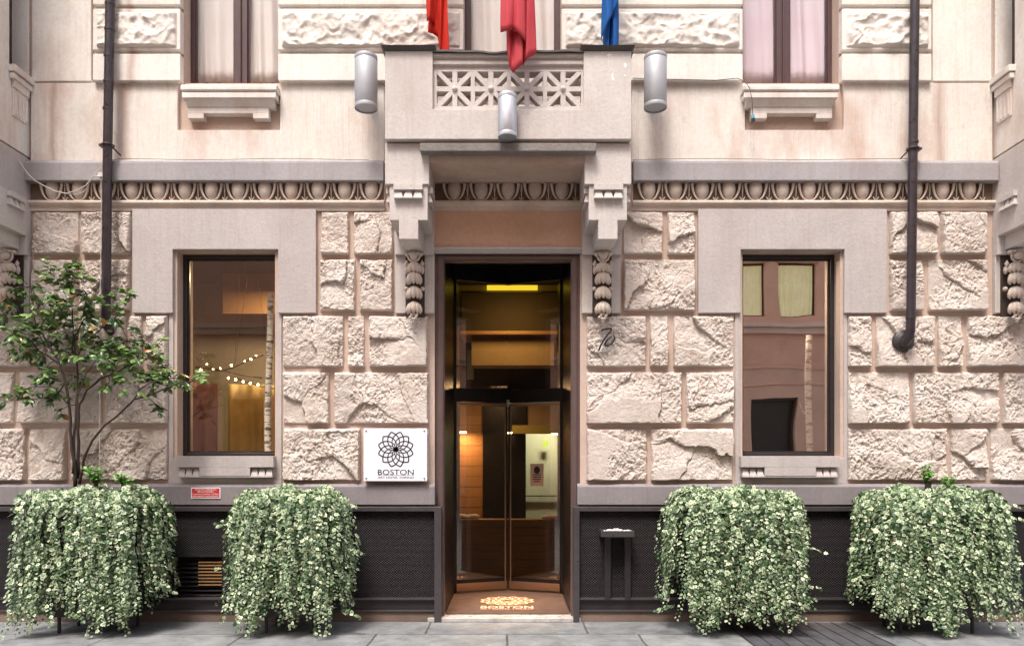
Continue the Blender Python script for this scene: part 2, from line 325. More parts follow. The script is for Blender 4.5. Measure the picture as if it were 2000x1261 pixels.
# ------------------------------------------------------------------ mesh builder
class MB:
    def __init__(s): s.v = []; s.f = []; s.uv = None
    def add(s, vs, fs):
        o = len(s.v); s.v += [tuple(v) for v in vs]; s.f += [tuple(i + o for i in f) for f in fs]; return s
    def box(s, x0, x1, y0, y1, z0, z1):
        x0, x1 = sorted((x0, x1)); y0, y1 = sorted((y0, y1)); z0, z1 = sorted((z0, z1))
        return s.add([(x0,y0,z0),(x1,y0,z0),(x1,y1,z0),(x0,y1,z0),(x0,y0,z1),(x1,y0,z1),(x1,y1,z1),(x0,y1,z1)],
                     [(0,3,2,1),(4,5,6,7),(0,1,5,4),(1,2,6,5),(2,3,7,6),(3,0,4,7)])
    def pb(s, px0, px1, py0, py1, d, dback):            # a box measured on its front face at projection d
        return s.box(X(px0, d), X(px1, d), -d, -dback, Z(py0, d), Z(py1, d))
    def prism(s, poly, y0, y1):                          # poly in (x,z), extruded y0..y1
        n = len(poly); vs = [(x, y0, z) for x, z in poly] + [(x, y1, z) for x, z in poly]
        fs = [tuple(range(n)), tuple(range(2*n-1, n-1, -1))] + [(i, i+n, (i+1) % n + n, (i+1) % n) for i in range(n)]
        return s.add(vs, fs)
    def sweep(s, prof, x0, x1):                          # prof in (d,z) closed, along x
        n = len(prof); vs = [(x0, -d, z) for d, z in prof] + [(x1, -d, z) for d, z in prof]
        fs = [tuple(range(n-1, -1, -1)), tuple(range(n, 2*n))] + [(i, (i+1) % n, (i+1) % n + n, i+n) for i in range(n)]
        return s.add(vs, fs)
    def tube(s, pts, r, n=10, cap=True):
        pts = [Vector(p) for p in pts]; rs = r if isinstance(r, (list, tuple)) else [r] * len(pts)
        o = len(s.v); up = None
        for i, p in enumerate(pts):
            t = (pts[min(i+1, len(pts)-1)] - pts[max(i-1, 0)]).normalized()
            if up is None: up = t.orthogonal().normalized()
            up = (up - t * up.dot(t));
            up = up.normalized() if up.length > 1e-6 else t.orthogonal().normalized()
            sd = t.cross(up)
            for k in range(n):
                a = 2 * PI * k / n; q = p + (up * math.cos(a) + sd * math.sin(a)) * rs[i]; s.v.append(tuple(q))
        for i in range(len(pts) - 1):
            for k in range(n):
                a = o + i*n + k; b = o + i*n + (k+1) % n; s.f.append((a, b, b+n, a+n))
        if cap:
            s.f.append(tuple(o + k for k in range(n-1, -1, -1))); q = o + (len(pts)-1)*n; s.f.append(tuple(q + k for k in range(n)))
        return s
    def lathe(s, prof, c, n=24, fn=None, a0=0, a1=2*PI):      # prof [(r,z)], about z axis through c
        o = len(s.v); full = abs(a1 - a0 - 2*PI) < 1e-6; m = n if full else n + 1
        for r, z in prof:
            for k in range(m):
                a = a0 + (a1 - a0) * k / n; rr = r * (fn(a, z) if fn else 1)
                s.v.append((c[0] + rr*math.cos(a), c[1] + rr*math.sin(a), c[2] + z))
        for i in range(len(prof)-1):
            for k in range(n):
                a = o + i*m + k; b = o + i*m + (k+1) % m; s.f.append((a, b, b+m, a+m))
        return s
    def ball(s, c, rx, ry, rz, n=12, m=8):
        o = len(s.v)
        for i in range(m+1):
            t = PI * i / m
            for k in range(n):
                a = 2*PI*k/n; s.v.append((c[0]+rx*math.sin(t)*math.cos(a), c[1]+ry*math.sin(t)*math.sin(a), c[2]+rz*math.cos(t)))
        for i in range(m):
            for k in range(n):
                a = o+i*n+k; b = o+i*n+(k+1) % n; s.f.append((a, a+n, b+n, b))
        return s

def setprops(o, label=None, cat=None, group=None, kind=None):
    if label: o['label'] = label
    if cat: o['category'] = cat
    if group: o['group'] = group
    if kind: o['kind'] = kind
    return o
def build(mb, name, mat, parent=None, bevel=0.0, smooth=False, origin=None):
    me = bpy.data.meshes.new(name)
    org = Vector(origin) if origin is not None else (Vector(parent.matrix_world.translation) if parent else None)
    if org is None:
        a = np.array(mb.v); org = Vector(((a[:,0].min()+a[:,0].max())/2, (a[:,1].min()+a[:,1].max())/2, a[:,2].min()))
    vs = [(v[0]-org.x, v[1]-org.y, v[2]-org.z) for v in mb.v]
    me.from_pydata(vs, [], mb.f); me.update()
    me.materials.append(M[mat] if isinstance(mat, str) else mat)
    if smooth:
        me.polygons.foreach_set('use_smooth', [True]*len(me.polygons))
    o = bpy.data.objects.new(name, me); col.objects.link(o)
    if parent:
        o.parent = parent
        loc = org - Vector(WLOC[parent]); o.location = loc; WLOC[o] = tuple(org)
    else:
        o.location = org; WLOC[o] = tuple(org)
    if bevel:
        b = o.modifiers.new('bevel', 'BEVEL'); b.width = bevel; b.segments = 2; b.limit_method = 'ANGLE'; b.angle_limit = R(40)
    if smooth == 'auto':
        pass
    return o
WLOC = {}
class _P: pass
def empty(name, loc, label=None, cat=None, group=None, kind=None, parent=None):
    o = bpy.data.objects.new(name, None); col.objects.link(o); o.empty_display_size = 0.2
    WLOC[o] = tuple(loc)
    if parent: o.parent = parent; o.location = Vector(loc) - Vector(WLOC[parent])
    else: o.location = loc
    return setprops(o, label, cat, group, kind)
def part(mb, name, mat, parent, bevel=0.0, smooth=False, label=None):
    org = WLOC[parent]
    me = bpy.data.meshes.new(name)
    vs = [(v[0]-org[0], v[1]-org[1], v[2]-org[2]) for v in mb.v]
    me.from_pydata(vs, [], mb.f); me.update(); me.materials.append(M[mat])
    if smooth: me.polygons.foreach_set('use_smooth', [True]*len(me.polygons))
    o = bpy.data.objects.new(name, me); col.objects.link(o); o.parent = parent; WLOC[o] = org
    if bevel:
        b = o.modifiers.new('bevel', 'BEVEL'); b.width = bevel; b.segments = 2; b.limit_method = 'ANGLE'; b.angle_limit = R(40)
    if label: o['label'] = label
    return o
def thing1(mb, name, mat, label, cat, group=None, kind=None, bevel=0.0, smooth=False):
    a = np.array(mb.v); org = ((a[:,0].min()+a[:,0].max())/2, (a[:,1].min()+a[:,1].max())/2, a[:,2].min())
    me = bpy.data.meshes.new(name)
    me.from_pydata([(v[0]-org[0], v[1]-org[1], v[2]-org[2]) for v in mb.v], [], mb.f); me.update(); me.materials.append(M[mat])
    if smooth: me.polygons.foreach_set('use_smooth', [True]*len(me.polygons))
    o = bpy.data.objects.new(name, me); col.objects.link(o); o.location = org; WLOC[o] = org
    if bevel:
        b = o.modifiers.new('bevel', 'BEVEL'); b.width = bevel; b.segments = 2; b.limit_method = 'ANGLE'; b.angle_limit = R(40)
    return setprops(o, label, cat, group, kind)

def slab(adds, cuts, y0, y1):
    """solid made of rectangles (x0,x1,z0,z1) minus cuts, between y0 and y1; only outer faces are emitted"""
    xs = sorted({round(v, 5) for r in adds + cuts for v in r[:2]}); zs = sorted({round(v, 5) for r in adds + cuts for v in r[2:]})
    nx, nz = len(xs)-1, len(zs)-1
    def inside(rs, x, z): return any(r[0] < x < r[1] and r[2] < z < r[3] for r in rs)
    occ = [[inside(adds, (xs[i]+xs[i+1])/2, (zs[j]+zs[j+1])/2) and not inside(cuts, (xs[i]+xs[i+1])/2, (zs[j]+zs[j+1])/2) for j in range(nz)] for i in range(nx)]
    mb = MB(); idx = {}
    def vv(i, j, k):
        if (i, j, k) not in idx: idx[(i, j, k)] = len(mb.v); mb.v.append((xs[i], (y0, y1)[k], zs[j]))
        return idx[(i, j, k)]
    g = lambda i, j: 0 <= i < nx and 0 <= j < nz and occ[i][j]
    for i in range(nx):
        for j in range(nz):
            if not occ[i][j]: continue
            mb.f.append((vv(i,j,0), vv(i+1,j,0), vv(i+1,j+1,0), vv(i,j+1,0)))
            mb.f.append((vv(i,j,1), vv(i,j+1,1), vv(i+1,j+1,1), vv(i+1,j,1)))
            if not g(i-1, j): mb.f.append((vv(i,j,0), vv(i,j+1,0), vv(i,j+1,1), vv(i,j,1)))
            if not g(i+1, j): mb.f.append((vv(i+1,j,0), vv(i+1,j,1), vv(i+1,j+1,1), vv(i+1,j+1,0)))
            if not g(i, j-1): mb.f.append((vv(i,j,0), vv(i,j,1), vv(i+1,j,1), vv(i+1,j,0)))
            if not g(i, j+1): mb.f.append((vv(i,j+1,0), vv(i+1,j+1,0), vv(i+1,j+1,1), vv(i,j+1,1)))
    return mb
def pr(px0, px1, py0, py1, d=0.0): return (X(px0, d), X(px1, d), Z(py1, d), Z(py0, d))

# numpy noise
def vnoise(x, y, seed):
    t = np.random.RandomState(seed).rand(64, 64)
    xi = np.floor(x).astype(int); yi = np.floor(y).astype(int); fx = x - xi; fy = y - yi
    fx = fx*fx*(3-2*fx); fy = fy*fy*(3-2*fy)
    a = t[xi % 64, yi % 64]; b = t[(xi+1) % 64, yi % 64]; c = t[xi % 64, (yi+1) % 64]; d = t[(xi+1) % 64, (yi+1) % 64]
    return (a*(1-fx)+b*fx)*(1-fy) + (c*(1-fx)+d*fx)*fy
def fbm(x, y, seed, o=4, g=0.55):
    s = 0; a = 1; tot = 0
    for i in range(o):
        s = s + a*(vnoise(x*2**i, y*2**i, seed+i)-0.5); tot += a; a *= g
    return s/tot*2
def sstep(x): x = np.clip(x, 0, 1); return x*x*(3-2*x)

HT, WH = 13.0, 6.9          # building height, half width
# ------------------------------------------------------------------ the hotel
hotel = empty('hotel_building', (0, 0, 0), 'cream and grey stone hotel front with rusticated blocks, balcony and revolving door', 'building')
# openings in the core wall (d=0)
OL = pr(346, 537, 490, 891); OR_ = pr(1450, 1641, 490, 891)
OD = pr(849, 1133, 494, 1214); OD = (OD[0], OD[1], 0.02, OD[3])
UL = (X(352, .1), X(543, .1), Z(163), HT-5.0); UR = (X(1452, .1), X(1645, .1), Z(163), HT-5.0); UC = (X(905, .1), X(1097, .1), Z(205), HT-5.0)
VENT = pr(341, 436, 1086, 1165)
wall = slab([(-WH, WH, 0.0, HT)], [OL, OR_, OD, UL, UR, UC, VENT], 0.0, 0.42)
part(wall, 'wall', 'joint', hotel)

# rusticated stones ------------------------------------------------
def stone_block(mb, px0, px1, py0, py1, seed, hmax=0.085, base=0.0, res=0.0095, soft=False):
    x0, x1, z0, z1 = X(px0, 0.03), X(px1, 0.03), Z(py1, 0.03), Z(py0, 0.03)
    nx = max(6, int((x1-x0)/res)); nz = max(6, int((z1-z0)/res))
    gx, gz = np.meshgrid(np.linspace(x0, x1, nx+1), np.linspace(z0, z1, nz+1), indexing='ij')
    u, v = gx, gz; r = np.random.RandomState(seed)
    wx = u + 0.10*fbm(u*4, v*4, seed+1, 4); wz = v + 0.10*fbm(u*4, v*4, seed+9, 4)
    area = (x1-x0)*(z1-z0); K = max(3, int(area*8))
    px = r.uniform(x0-0.05, x1+0.05, K); pz = r.uniform(z0-0.05, z1+0.05, K)
    hh = r.uniform(0.5, 1.0, K)*hmax; ax = r.uniform(-0.15, 0.15, K); az = r.uniform(-0.24, 0.06, K)
    lay = []
    for k in range(K):
        lay.append((wx-px[k])**2 + (wz-pz[k])**2)
    lay = np.array(lay); near = lay.argmin(0)
    h = hh[near] + ax[near]*(u-px[near]) + az[near]*(v-pz[near])
    # soften the second-nearest blend so chips look broken rather than tiled
    srt = np.sort(lay, axis=0); edge = np.sqrt(srt[1]) - np.sqrt(srt[0])
    h = h*(0.86 + 0.14*sstep(edge/0.03))
    ht = fbm(u*9, v*9, seed+20, 5, 0.6)
    mask = sstep(fbm(u*2.6, v*2.6, seed+44, 3)*2.2+0.45)
    rough = fbm(u*34 + 2*fbm(u*6, v*6, seed+3, 2), v*26, seed+30, 3, 0.8)
    chip = np.abs(fbm(u*11 + .6*fbm(u*5, v*5, seed+81, 2), v*7, seed+80, 4, 0.6)); h = h - 0.011*np.clip(.26-chip, 0, 1)/.26*mask
    h = h + 0.013*ht + (0.008 + 0.015*mask)*rough
    cr = np.abs(fbm(u*3.2, v*3.2, seed+60, 3)); h = h - 0.006*np.exp(-(cr/0.02)**2)
    h = np.clip(h, 0.016, hmax*1.18)
    jag = 0.012*fbm(u*14, v*14, seed+70, 3)
    eL = sstep((u-x0+jag)/0.016); eR = sstep((x1-u+jag)/0.016); eT = sstep((z1-v+jag)/0.03); eB = sstep((v-z0+jag*0.8)/0.02)
    e = eL*eR*eT*eB
    h = base + 0.004 + 0.010*sstep(np.minimum(np.minimum(u-x0, x1-u), np.minimum(z1-v, v-z0))/0.006) + (h-0.012)*e
    bord = (u <= x0+1e-6) | (u >= x1-1e-6) | (v <= z0+1e-6) | (v >= z1-1e-6)
    h = np.where(bord, base-0.01, h)
    # the chip sags slightly as it comes forward
    o = len(mb.v)
    V = np.stack([gx, -h, gz - 0.10*np.clip(h-base, 0, 1)*(~bord)], -1).reshape(-1, 3)
    mb.v += [tuple(q) for q in V.tolist()]
    for i in range(nx):
        a = o + i*(nz+1)
        for j in range(nz):
            q = a+j; mb.f.append((q, q+nz+1, q+nz+2, q+1))

rows = {'A': (412, 497), 'B': (505, 607), 'C': (615, 716), 'D': (725, 827), 'E': (835, 938)}
bays = {
 'left': [('A', 64, 153), ('A', 161, 256), ('B', 62, 150), ('B', 158, 254), ('C', -60, 62), ('C', 70, 150), ('C', 158, 245), ('C', 284, 327), ('C', 252, 277),
          ('D', -60, 27), ('D', 36, 198), ('D', 208, 327), ('E', -60, 50), ('E', 56, 129), ('E', 138, 327)],
 'midleft': [('A', 626, 682), ('A', 690, 768), ('B', 624, 694), ('B', 702, 768), ('C', 552, 671), ('C', 679, 712), ('C', 720, 836),
             ('D', 552, 643), ('D', 652, 838), ('E', 552, 704), ('E', 712, 838)],
 'midright': [('A', 1217, 1295), ('A', 1303, 1358), ('B', 1217, 1358), ('C', 1145, 1262), ('C', 1269, 1306), ('C', 1315, 1434),
              ('D', 1145, 1332), ('D', 1340, 1434), ('E', 1145, 1264), ('E', 1271, 1432)],
 'right': [('A', 1738, 1831), ('A', 1838, 1927), ('B', 1738, 1803), ('B', 1813, 1927), ('C', 1657, 1702), ('C', 1711, 1825), ('C', 1832, 1880), ('C', 1889, 2060),
           ('D', 1657, 1777), ('D', 1784, 1951), ('D', 1959, 2070), ('E', 1657, 1850), ('E', 1857, 1928), ('E', 1935, 2070)]}
sd = 100
for b, lst in bays.items():
    mb = MB()
    for row, a, c in lst:
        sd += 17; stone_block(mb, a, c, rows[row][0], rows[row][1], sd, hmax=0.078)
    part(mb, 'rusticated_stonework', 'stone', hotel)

# grey hood surrounds and window jamb margins
hs = .05
for (a, b, i0, i1) in ((258, 617, 337, 543), (1364, 1733, 1447, 1650)):
    part(slab([pr(a, b, 408, 611, hs)], [pr(i0, i1, 487, 620, hs)], -hs, 0.0), 'window_surround', 'grey', hotel, bevel=.006)
for (a, b, o) in ((330, 550, OL), (1436, 1655, OR_)):
    m = slab([pr(a, b, 612, 944, .018)], [(o[0]-.035, o[1]+.035, o[2]-.02, o[3])], -.018, 0.0)
    part(m, 'jamb_margin', 'grey', hotel, bevel=.003)

# string course, egg and dart, mouldings
segs = ((X(56), X(752)), (X(1234), X(1938)))
for x0, x1 in segs:
    z0, z1 = Z(352, .12), Z(312, .12)
    m = MB().sweep([(0, z0), (.12, z0), (.12, z1-.035), (.10, z1), (0, z1+.01)], x0, x1)
    part(m, 'string_course', 'string', hotel, bevel=.004)
for x0, x1 in segs + ((X(845), X(1140)),):
    zt, zb = Z(357, .05), Z(392, .05)
    m = MB().sweep([(0, zt+.03), (.085, zt+.03), (.075, zt+.004), (.02, zt+.004), (.02, zb), (0, zb)], x0, x1)
    part(m, 'cove', 'joint', hotel)
    m = MB().sweep([(0, zb+.002), (.062, zb+.002), (.072, zb-.012), (.072, zb-.03), (.06, zb-.04), (.03, zb-.055), (.03, zb-.105), (0, zb-.105)], x0+.001, x1-.001)
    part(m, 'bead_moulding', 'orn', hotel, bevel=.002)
def egg_run(cs, xa, xb):
    mb = MB(); zt, zb = Z(357, .06), Z(392, .06); H = zt - zb; w = 52.2*(D-.06)/F
    back = MB().box(xa, xb, -.024, -.021, zb, zt)
    for px in cs:
        cx = X(px, .06)
        # egg: widest near the top, pointed to the foot
        n, mm = 16, 12; o = len(mb.v)
        for i in range(mm+1):
            t = i/mm; zz = zt + .02 - (H+.015)*t; rr = .074*(math.sin(PI*min(1, (t*.80+.20)))**0.62 if t < 1 else 0.0)
            rr = 1.05*rr
            for k in range(n+1):
                a = PI*k/n; mb.v.append((cx - rr*math.cos(a), -.024 - rr*.72*math.sin(a), zz))
        for i in range(mm):
            for k in range(n):
                a = o+i*(n+1)+k; mb.f.append((a, a+1, a+n+2, a+n+1))
        # shell band around the egg
        for sgn in (-1, 1):
            pts = []; rad = []
            for t in np.linspace(0, 1, 11):
                ang = t*PI/2
                xx = cx + sgn*(.112*math.cos(ang)**.75 + .004) if t < 1 else cx + sgn*.004
                zz = zt - (H-.012)*math.sin(ang)**1.15
                pts.append((xx, -.040 - .012*(1-t), zz)); rad.append(.0175*(1-.66*t))
            mb.tube(pts, rad, 8)
        dx = cx + w/2
        if dx < xb - .03:
            mb.tube([(dx, -.045, zt), (dx, -.05, zt-.08), (dx, -.04, zb+.012)], [.009, .006, .004], 6)
            for sgn in (-1, 1):
                mb.tube([(dx+sgn*.004, -.04, zb+.01), (dx+sgn*.03, -.036, zb+.05)], [.009, .003], 6)
                mb.tube([(dx+sgn*.015, -.034, zt), (dx+sgn*.009, -.034, zt-.09)], [.004, .002], 5)
    return mb, back
for cs, xa, xb in (([255.5+52.1*k for k in range(-3, 10)], X(62), X(750)), ([887+52.7*k for k in range(5)], X(850), X(1138)), ([1268+52.3*k for k in range(13)], X(1236), X(1936))):
    mb, back = egg_run(cs, xa, xb)
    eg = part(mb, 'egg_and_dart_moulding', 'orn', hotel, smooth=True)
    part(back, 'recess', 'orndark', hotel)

# upper storey -----------------------------------------------------
up = .05
for a_, c_ in ((pr(60, 750, 162, 318, up), pr(347, 547, 150, 254, up)), (pr(1234, 1938, 162, 318, up), pr(1455, 1648, 150, 254, up))):
    part(slab([a_], [c_], -up, 0), 'upper_wall_panel', 'upper', hotel, bevel=.004)
for a_ in ((X(62, up), X(178, up)), (X(1822, up), X(1937, up))):
    part(MB().box(a_[0], a_[1], -up, 0, Z(159, up), HT), 'upper_wall_panel', 'cream', hotel, bevel=.008)
part(slab([pr(749, 905, 158, 318, .03), pr(1097, 1236, 158, 318, .03), pr(904, 1098, 205, 318, .03)], [], -.03, 0), 'balcony_back_wall', 'upper', hotel)
bl = [(181, 352), (543, 905), (1097, 1451), (1645, 1820)]
hb = .10
for (a, b) in bl:
    m = MB()
    zz = [(158, 105), (98, 17), (10, -45), (-52, -133), (-140, -195), (-202, -290)]
    for k, (p0, p1) in enumerate(zz):
        m.box(X(a, hb), X(b, hb), -hb, 0, Z(p0, hb), Z(p1, hb))
    m.box(X(a, hb)+.035, X(b, hb)-.035, -.055, 0, Z(158, hb)-.006, HT-5)
    part(m, 'banded_quoin', 'cream', hotel, bevel=.010)
def relief(mb, px0, px1, py0, py1, seed, res=.0105):
    d = hb; x0, x1, z0, z1 = X(px0, d), X(px1, d), Z(py1, d), Z(py0, d)
    nx = int((x1-x0)/res); nz = int((z1-z0)/res)
    gx, gz = np.meshgrid(np.linspace(x0, x1, nx+1), np.linspace(z0, z1, nz+1), indexing='ij'); u, v = gx, gz
    w = 0.12*fbm(u*3.3, v*3.3, seed+5, 3); s = 0
    f1 = 1-np.abs(fbm((u+w)*3.5, (v-w)*3.5, seed, 3))*2.6; f2 = 1-np.abs(fbm((u-w)*6, (v+w*1.5)*6, seed+8, 3))*2.4
    h = .022*np.clip(f1, 0, 1)**1.2 + .015*np.clip(f2, 0, 1) + .014*fbm(u*8, v*8, seed+3, 4)
    e = sstep(np.minimum(np.minimum(u-x0, x1-u), z1-v)/.03)*sstep((v-z0+.01*fbm(u*9, v*9, seed+4, 2))/.018)
    h = d + .003 + (np.clip(h, -.0, .06)+.01)*e
    bord = (u <= x0+1e-6) | (u >= x1-1e-6) | (v <= z0+1e-6) | (v >= z1-1e-6); h = np.where(bord, d-.006, h)
    o = len(mb.v); mb.v += [tuple(q) for q in np.stack([gx, -h, gz], -1).reshape(-1, 3).tolist()]
    for i in range(nx):
        for j in range(nz):
            q = o+i*(nz+1)+j; mb.f.append((q, q+nz+1, q+nz+2, q+1))
for i, (a, b) in enumerate(bl):
    mb = MB(); relief(mb, a+7, b-6, 24, 93, 900+31*i)
    part(mb, 'relief_panel', 'relief', hotel, smooth=True)

# upper sills with their stepped aprons
def drops(mb, cx, zt, w, d, n=3, hgt=.06, th=.045):       # small slab with n tapering drops under it, facing the street
    mb.box(cx-w/2, cx+w/2, -(d+th), -d, zt-.058, zt)
    k = w/n
    for i in range(n):
        x = cx - w/2 + k*(i+.5); a, b = k*.27, k*.49; z1, z0 = zt-.058, zt-.058-hgt-.03; dt, db = d+th*.45, d+th
        mb.add([(x-a,-d,z1),(x+a,-d,z1),(x+a,-dt,z1),(x-a,-dt,z1),(x-b,-d,z0),(x+b,-d,z0),(x+b,-db,z0),(x-b,-db,z0)],
               [(3,2,1,0),(4,5,6,7),(7,6,2,3),(6,5,1,2),(5,4,0,1),(4,7,3,0)])
def drops_at(mb, M4, w, n=3):
    t = MB(); drops(t, 0, 0, w, 0, n)
    mb.add([M4 @ Vector(v) for v in t.v], t.f)

def window_part(name, opening, y, fw, fmat, gmat, mull=0, label=None, sill=None, parent=None):
    x0, x1, z0, z1 = opening
    rects = [(x0, x1, z0, z1)]; cuts = []
    if mull:
        cx = (x0+x1)/2 + mull[1]; w = mull[0]/2
        cuts = [(x0+fw, cx-w, z0+fw, z1-fw), (cx+w, x1-fw, z0+fw, z1-fw)]
    else: cuts = [(x0+fw, x1-fw, z0+fw, z1-fw)]
    f = part(slab(rects, cuts, y, y+.07), name, fmat, hotel, bevel=.004)
    if label: f['label'] = label
    if mull:
        s = MB()
        s.box(cx-.010, cx+.010, y-.022, y, z0+.01, z1-.01); part(s, 'meeting_stile', fmat, f, bevel=.004)
    for c in cuts:
        # inner sash line and the pane
        part(slab([c], [(c[0]+.018, c[1]-.018, c[2]+.018, c[3]-.018)], y+.03, y+.055), 'sash', fmat, f)
        g = MB(); g.add([(c[0]+.01, y+.045, c[2]+.01), (c[1]-.01, y+.045, c[2]+.01), (c[1]-.01, y+.045, c[3]-.01), (c[0]+.01, y+.045, c[3]-.01)], [(0, 1, 2, 3)])
        part(g, 'pane', gmat, f)
    return f
fo = lambda o, dx=0, dz=0: (o[0]+dx, o[1]-dx, o[2]+dz, o[3])
wl = window_part('window', fo(OL), .15, .045, 'frame', 'glasswin')
wr = window_part('window', fo(OR_), .15, .045, 'frame', 'glassright')
wul = window_part('window', UL, .17, .045, 'brownframe', 'glassupper', (.15, .03))
wur = window_part('window', UR, .17, .045, 'brownframe', 'glassupper', (.15, -.01))
wuc = window_part('window', UC, .17, .05, 'brownframe', 'glassupper')
# ground sills
for w_, (a, b) in ((wl, (343, 534)), (wr, (1448, 1640))):
    d = .11; m = MB()
    m.box(X(a, d), X(b, d), -d, .15, Z(912, d), Z(890, d))
    cl = 44
    m.box(X(a+cl+2, d), X(b-cl-2, d), -d, 0, Z(929, d), Z(912, d))
    m.box(X(a+2, d), X(b-2, d), -d+.06, 0, Z(929, d), Z(912, d))
    m.box(X(a+3, d), X(b-3, d), -d+.005, 0, Z(932, d), Z(929, d)+.001)
    for c in (a+24, b-24):
        k = (X(42, 0)-X(0, 0))/3
        for i in range(3):
            x = X(c, d)+(i-1)*k; z1, z0 = Z(914, d), Z(929, d)
            m.add([(x-k*.3,-.05,z1),(x+k*.3,-.05,z1),(x+k*.3,-.065,z1),(x-k*.3,-.065,z1),(x-k*.48,-.05,z0),(x+k*.48,-.05,z0),(x+k*.48,-d+.006,z0),(x-k*.48,-d+.006,z0)],
                  [(3,2,1,0),(4,5,6,7),(7,6,2,3),(6,5,1,2),(5,4,0,1),(4,7,3,0)])
    part(m, 'sill', 'grey', w_, bevel=.003)
for w_, (a, b) in ((wul, (352, 540)), (wur, (1452, 1640))):
    m = MB(); d = .17
    m.sweep([(-.17, Z(164, d)), (-.17, Z(178, d)), (d-.02, Z(178, d)), (d, Z(175, d)), (d, Z(168, d)), (d-.02, Z(164, d))], X(a, d), X(b, d))
    m.box(X(a, d)+.012, X(b, d)-.012, -d+.012, 0, Z(190, d), Z(179.5, d))
    m.sweep([(0, Z(190, d)), (.15, Z(190, d)), (.12, Z(198, d)), (.10, Z(204, d)), (0, Z(204, d))], X(a+8, d), X(b-8, d))
    m.box(X(a+15, .09), X(b-15, .09), -.11, 0, Z(208, .1), Z(203, .1))
    m.box(X(a+15, .09), X(b-15, .09), -.095, 0, Z(221, .1), Z(207.5, .1))
    m.box(X(a+15, .09), X(a+46, .09), -.095, 0, Z(231, .1), Z(220.5, .1))
    m.box(X(b-46, .09), X(b-15, .09), -.095, 0, Z(231, .1), Z(220.5, .1))
    part(m, 'sill', 'cream', w_, bevel=.005)

# plinth -----------------------------------------------------------
for (a, b) in ((-80, 849), (1128, 2100)):
    x0, x1 = X(a, .08), X(b, .08)
    part(MB().sweep([(0, Z(985, .08)), (.08, Z(985, .08)), (.08, Z(950, .08)), (.055, Z(945, .08)), (0, Z(944, .08))], x0, x1), 'plinth_cap', 'cap', hotel, bevel=.003)
    part(MB().box(x0, x1, -.035, 0, Z(990, .04), Z(985, .05)-.002), 'plinth_cap', 'cap', hotel)
    part(MB().box(x0, x1, -.095, 0, Z(998, .095), Z(989, .095)), 'metal_rail', 'railmetal', hotel, bevel=.004)
    msh = slab([(x0, x1, Z(1167, .04), Z(998, .04))], [VENT] if a < 0 else [], -.04, 0)
    part(msh, 'mesh_panel', 'mesh', hotel)
    part(MB().box(x0, x1, -.075, 0, Z(1171, .075), Z(1166.5, .075)), 'metal_rail', 'railmetal', hotel, bevel=.002)
    part(MB().box(x0, x1, -.045, 0, Z(1191, .04), Z(1171, .06)), 'kick_panel', 'darkmetal', hotel)
    part(MB().box(x0, x1, -.07, 0, Z(1194, .07), Z(1190.5, .07)), 'metal_rail', 'railmetal', hotel, bevel=.002)
    part(MB().box(x0, x1, -.05, 0, -.02, Z(1193.5, .05)), 'base_course', 'basestone', hotel, bevel=.004)
# vent
v = MB(); x0, x1, z0, z1 = VENT
v.box(x0, x1, .1, .11, z0, z1)
vent = part(v, 'air_vent', 'black', hotel)
s = MB(); nl = 9
for i in range(nl):
    z = z0 + (i+.5)*(z1-z0)/nl
    s.add([(x0, .0, z-.010), (x1, .0, z-.010), (x1, .05, z+.018), (x0, .05, z+.018), (x0, .004, z-.013), (x1, .004, z-.013), (x1, .054, z+.015), (x0, .054, z+.015)],
          [(0,3,2,1),(4,5,6,7),(0,1,5,4),(1,2,6,5),(2,3,7,6),(3,0,4,7)])
part(s, 'louvre', 'darkmetal', vent)
s = MB()
for i in range(8):
    z = z0 + .13 + i*.036
    s.box(X(388), X(437), -.012, -.002, z, z+.014)
part(s, 'louvre', 'wood', vent, label='copper toned slats over the right half of the vent')
# metal posts beside the doorway
for (a, b) in ((848, 862), (1120, 1132)):
    part(MB().box(X(a, .1), X(b, .1), -.10, .0, 0, Z(989, .1)), 'door_post', 'railmetal', hotel, bevel=.004)

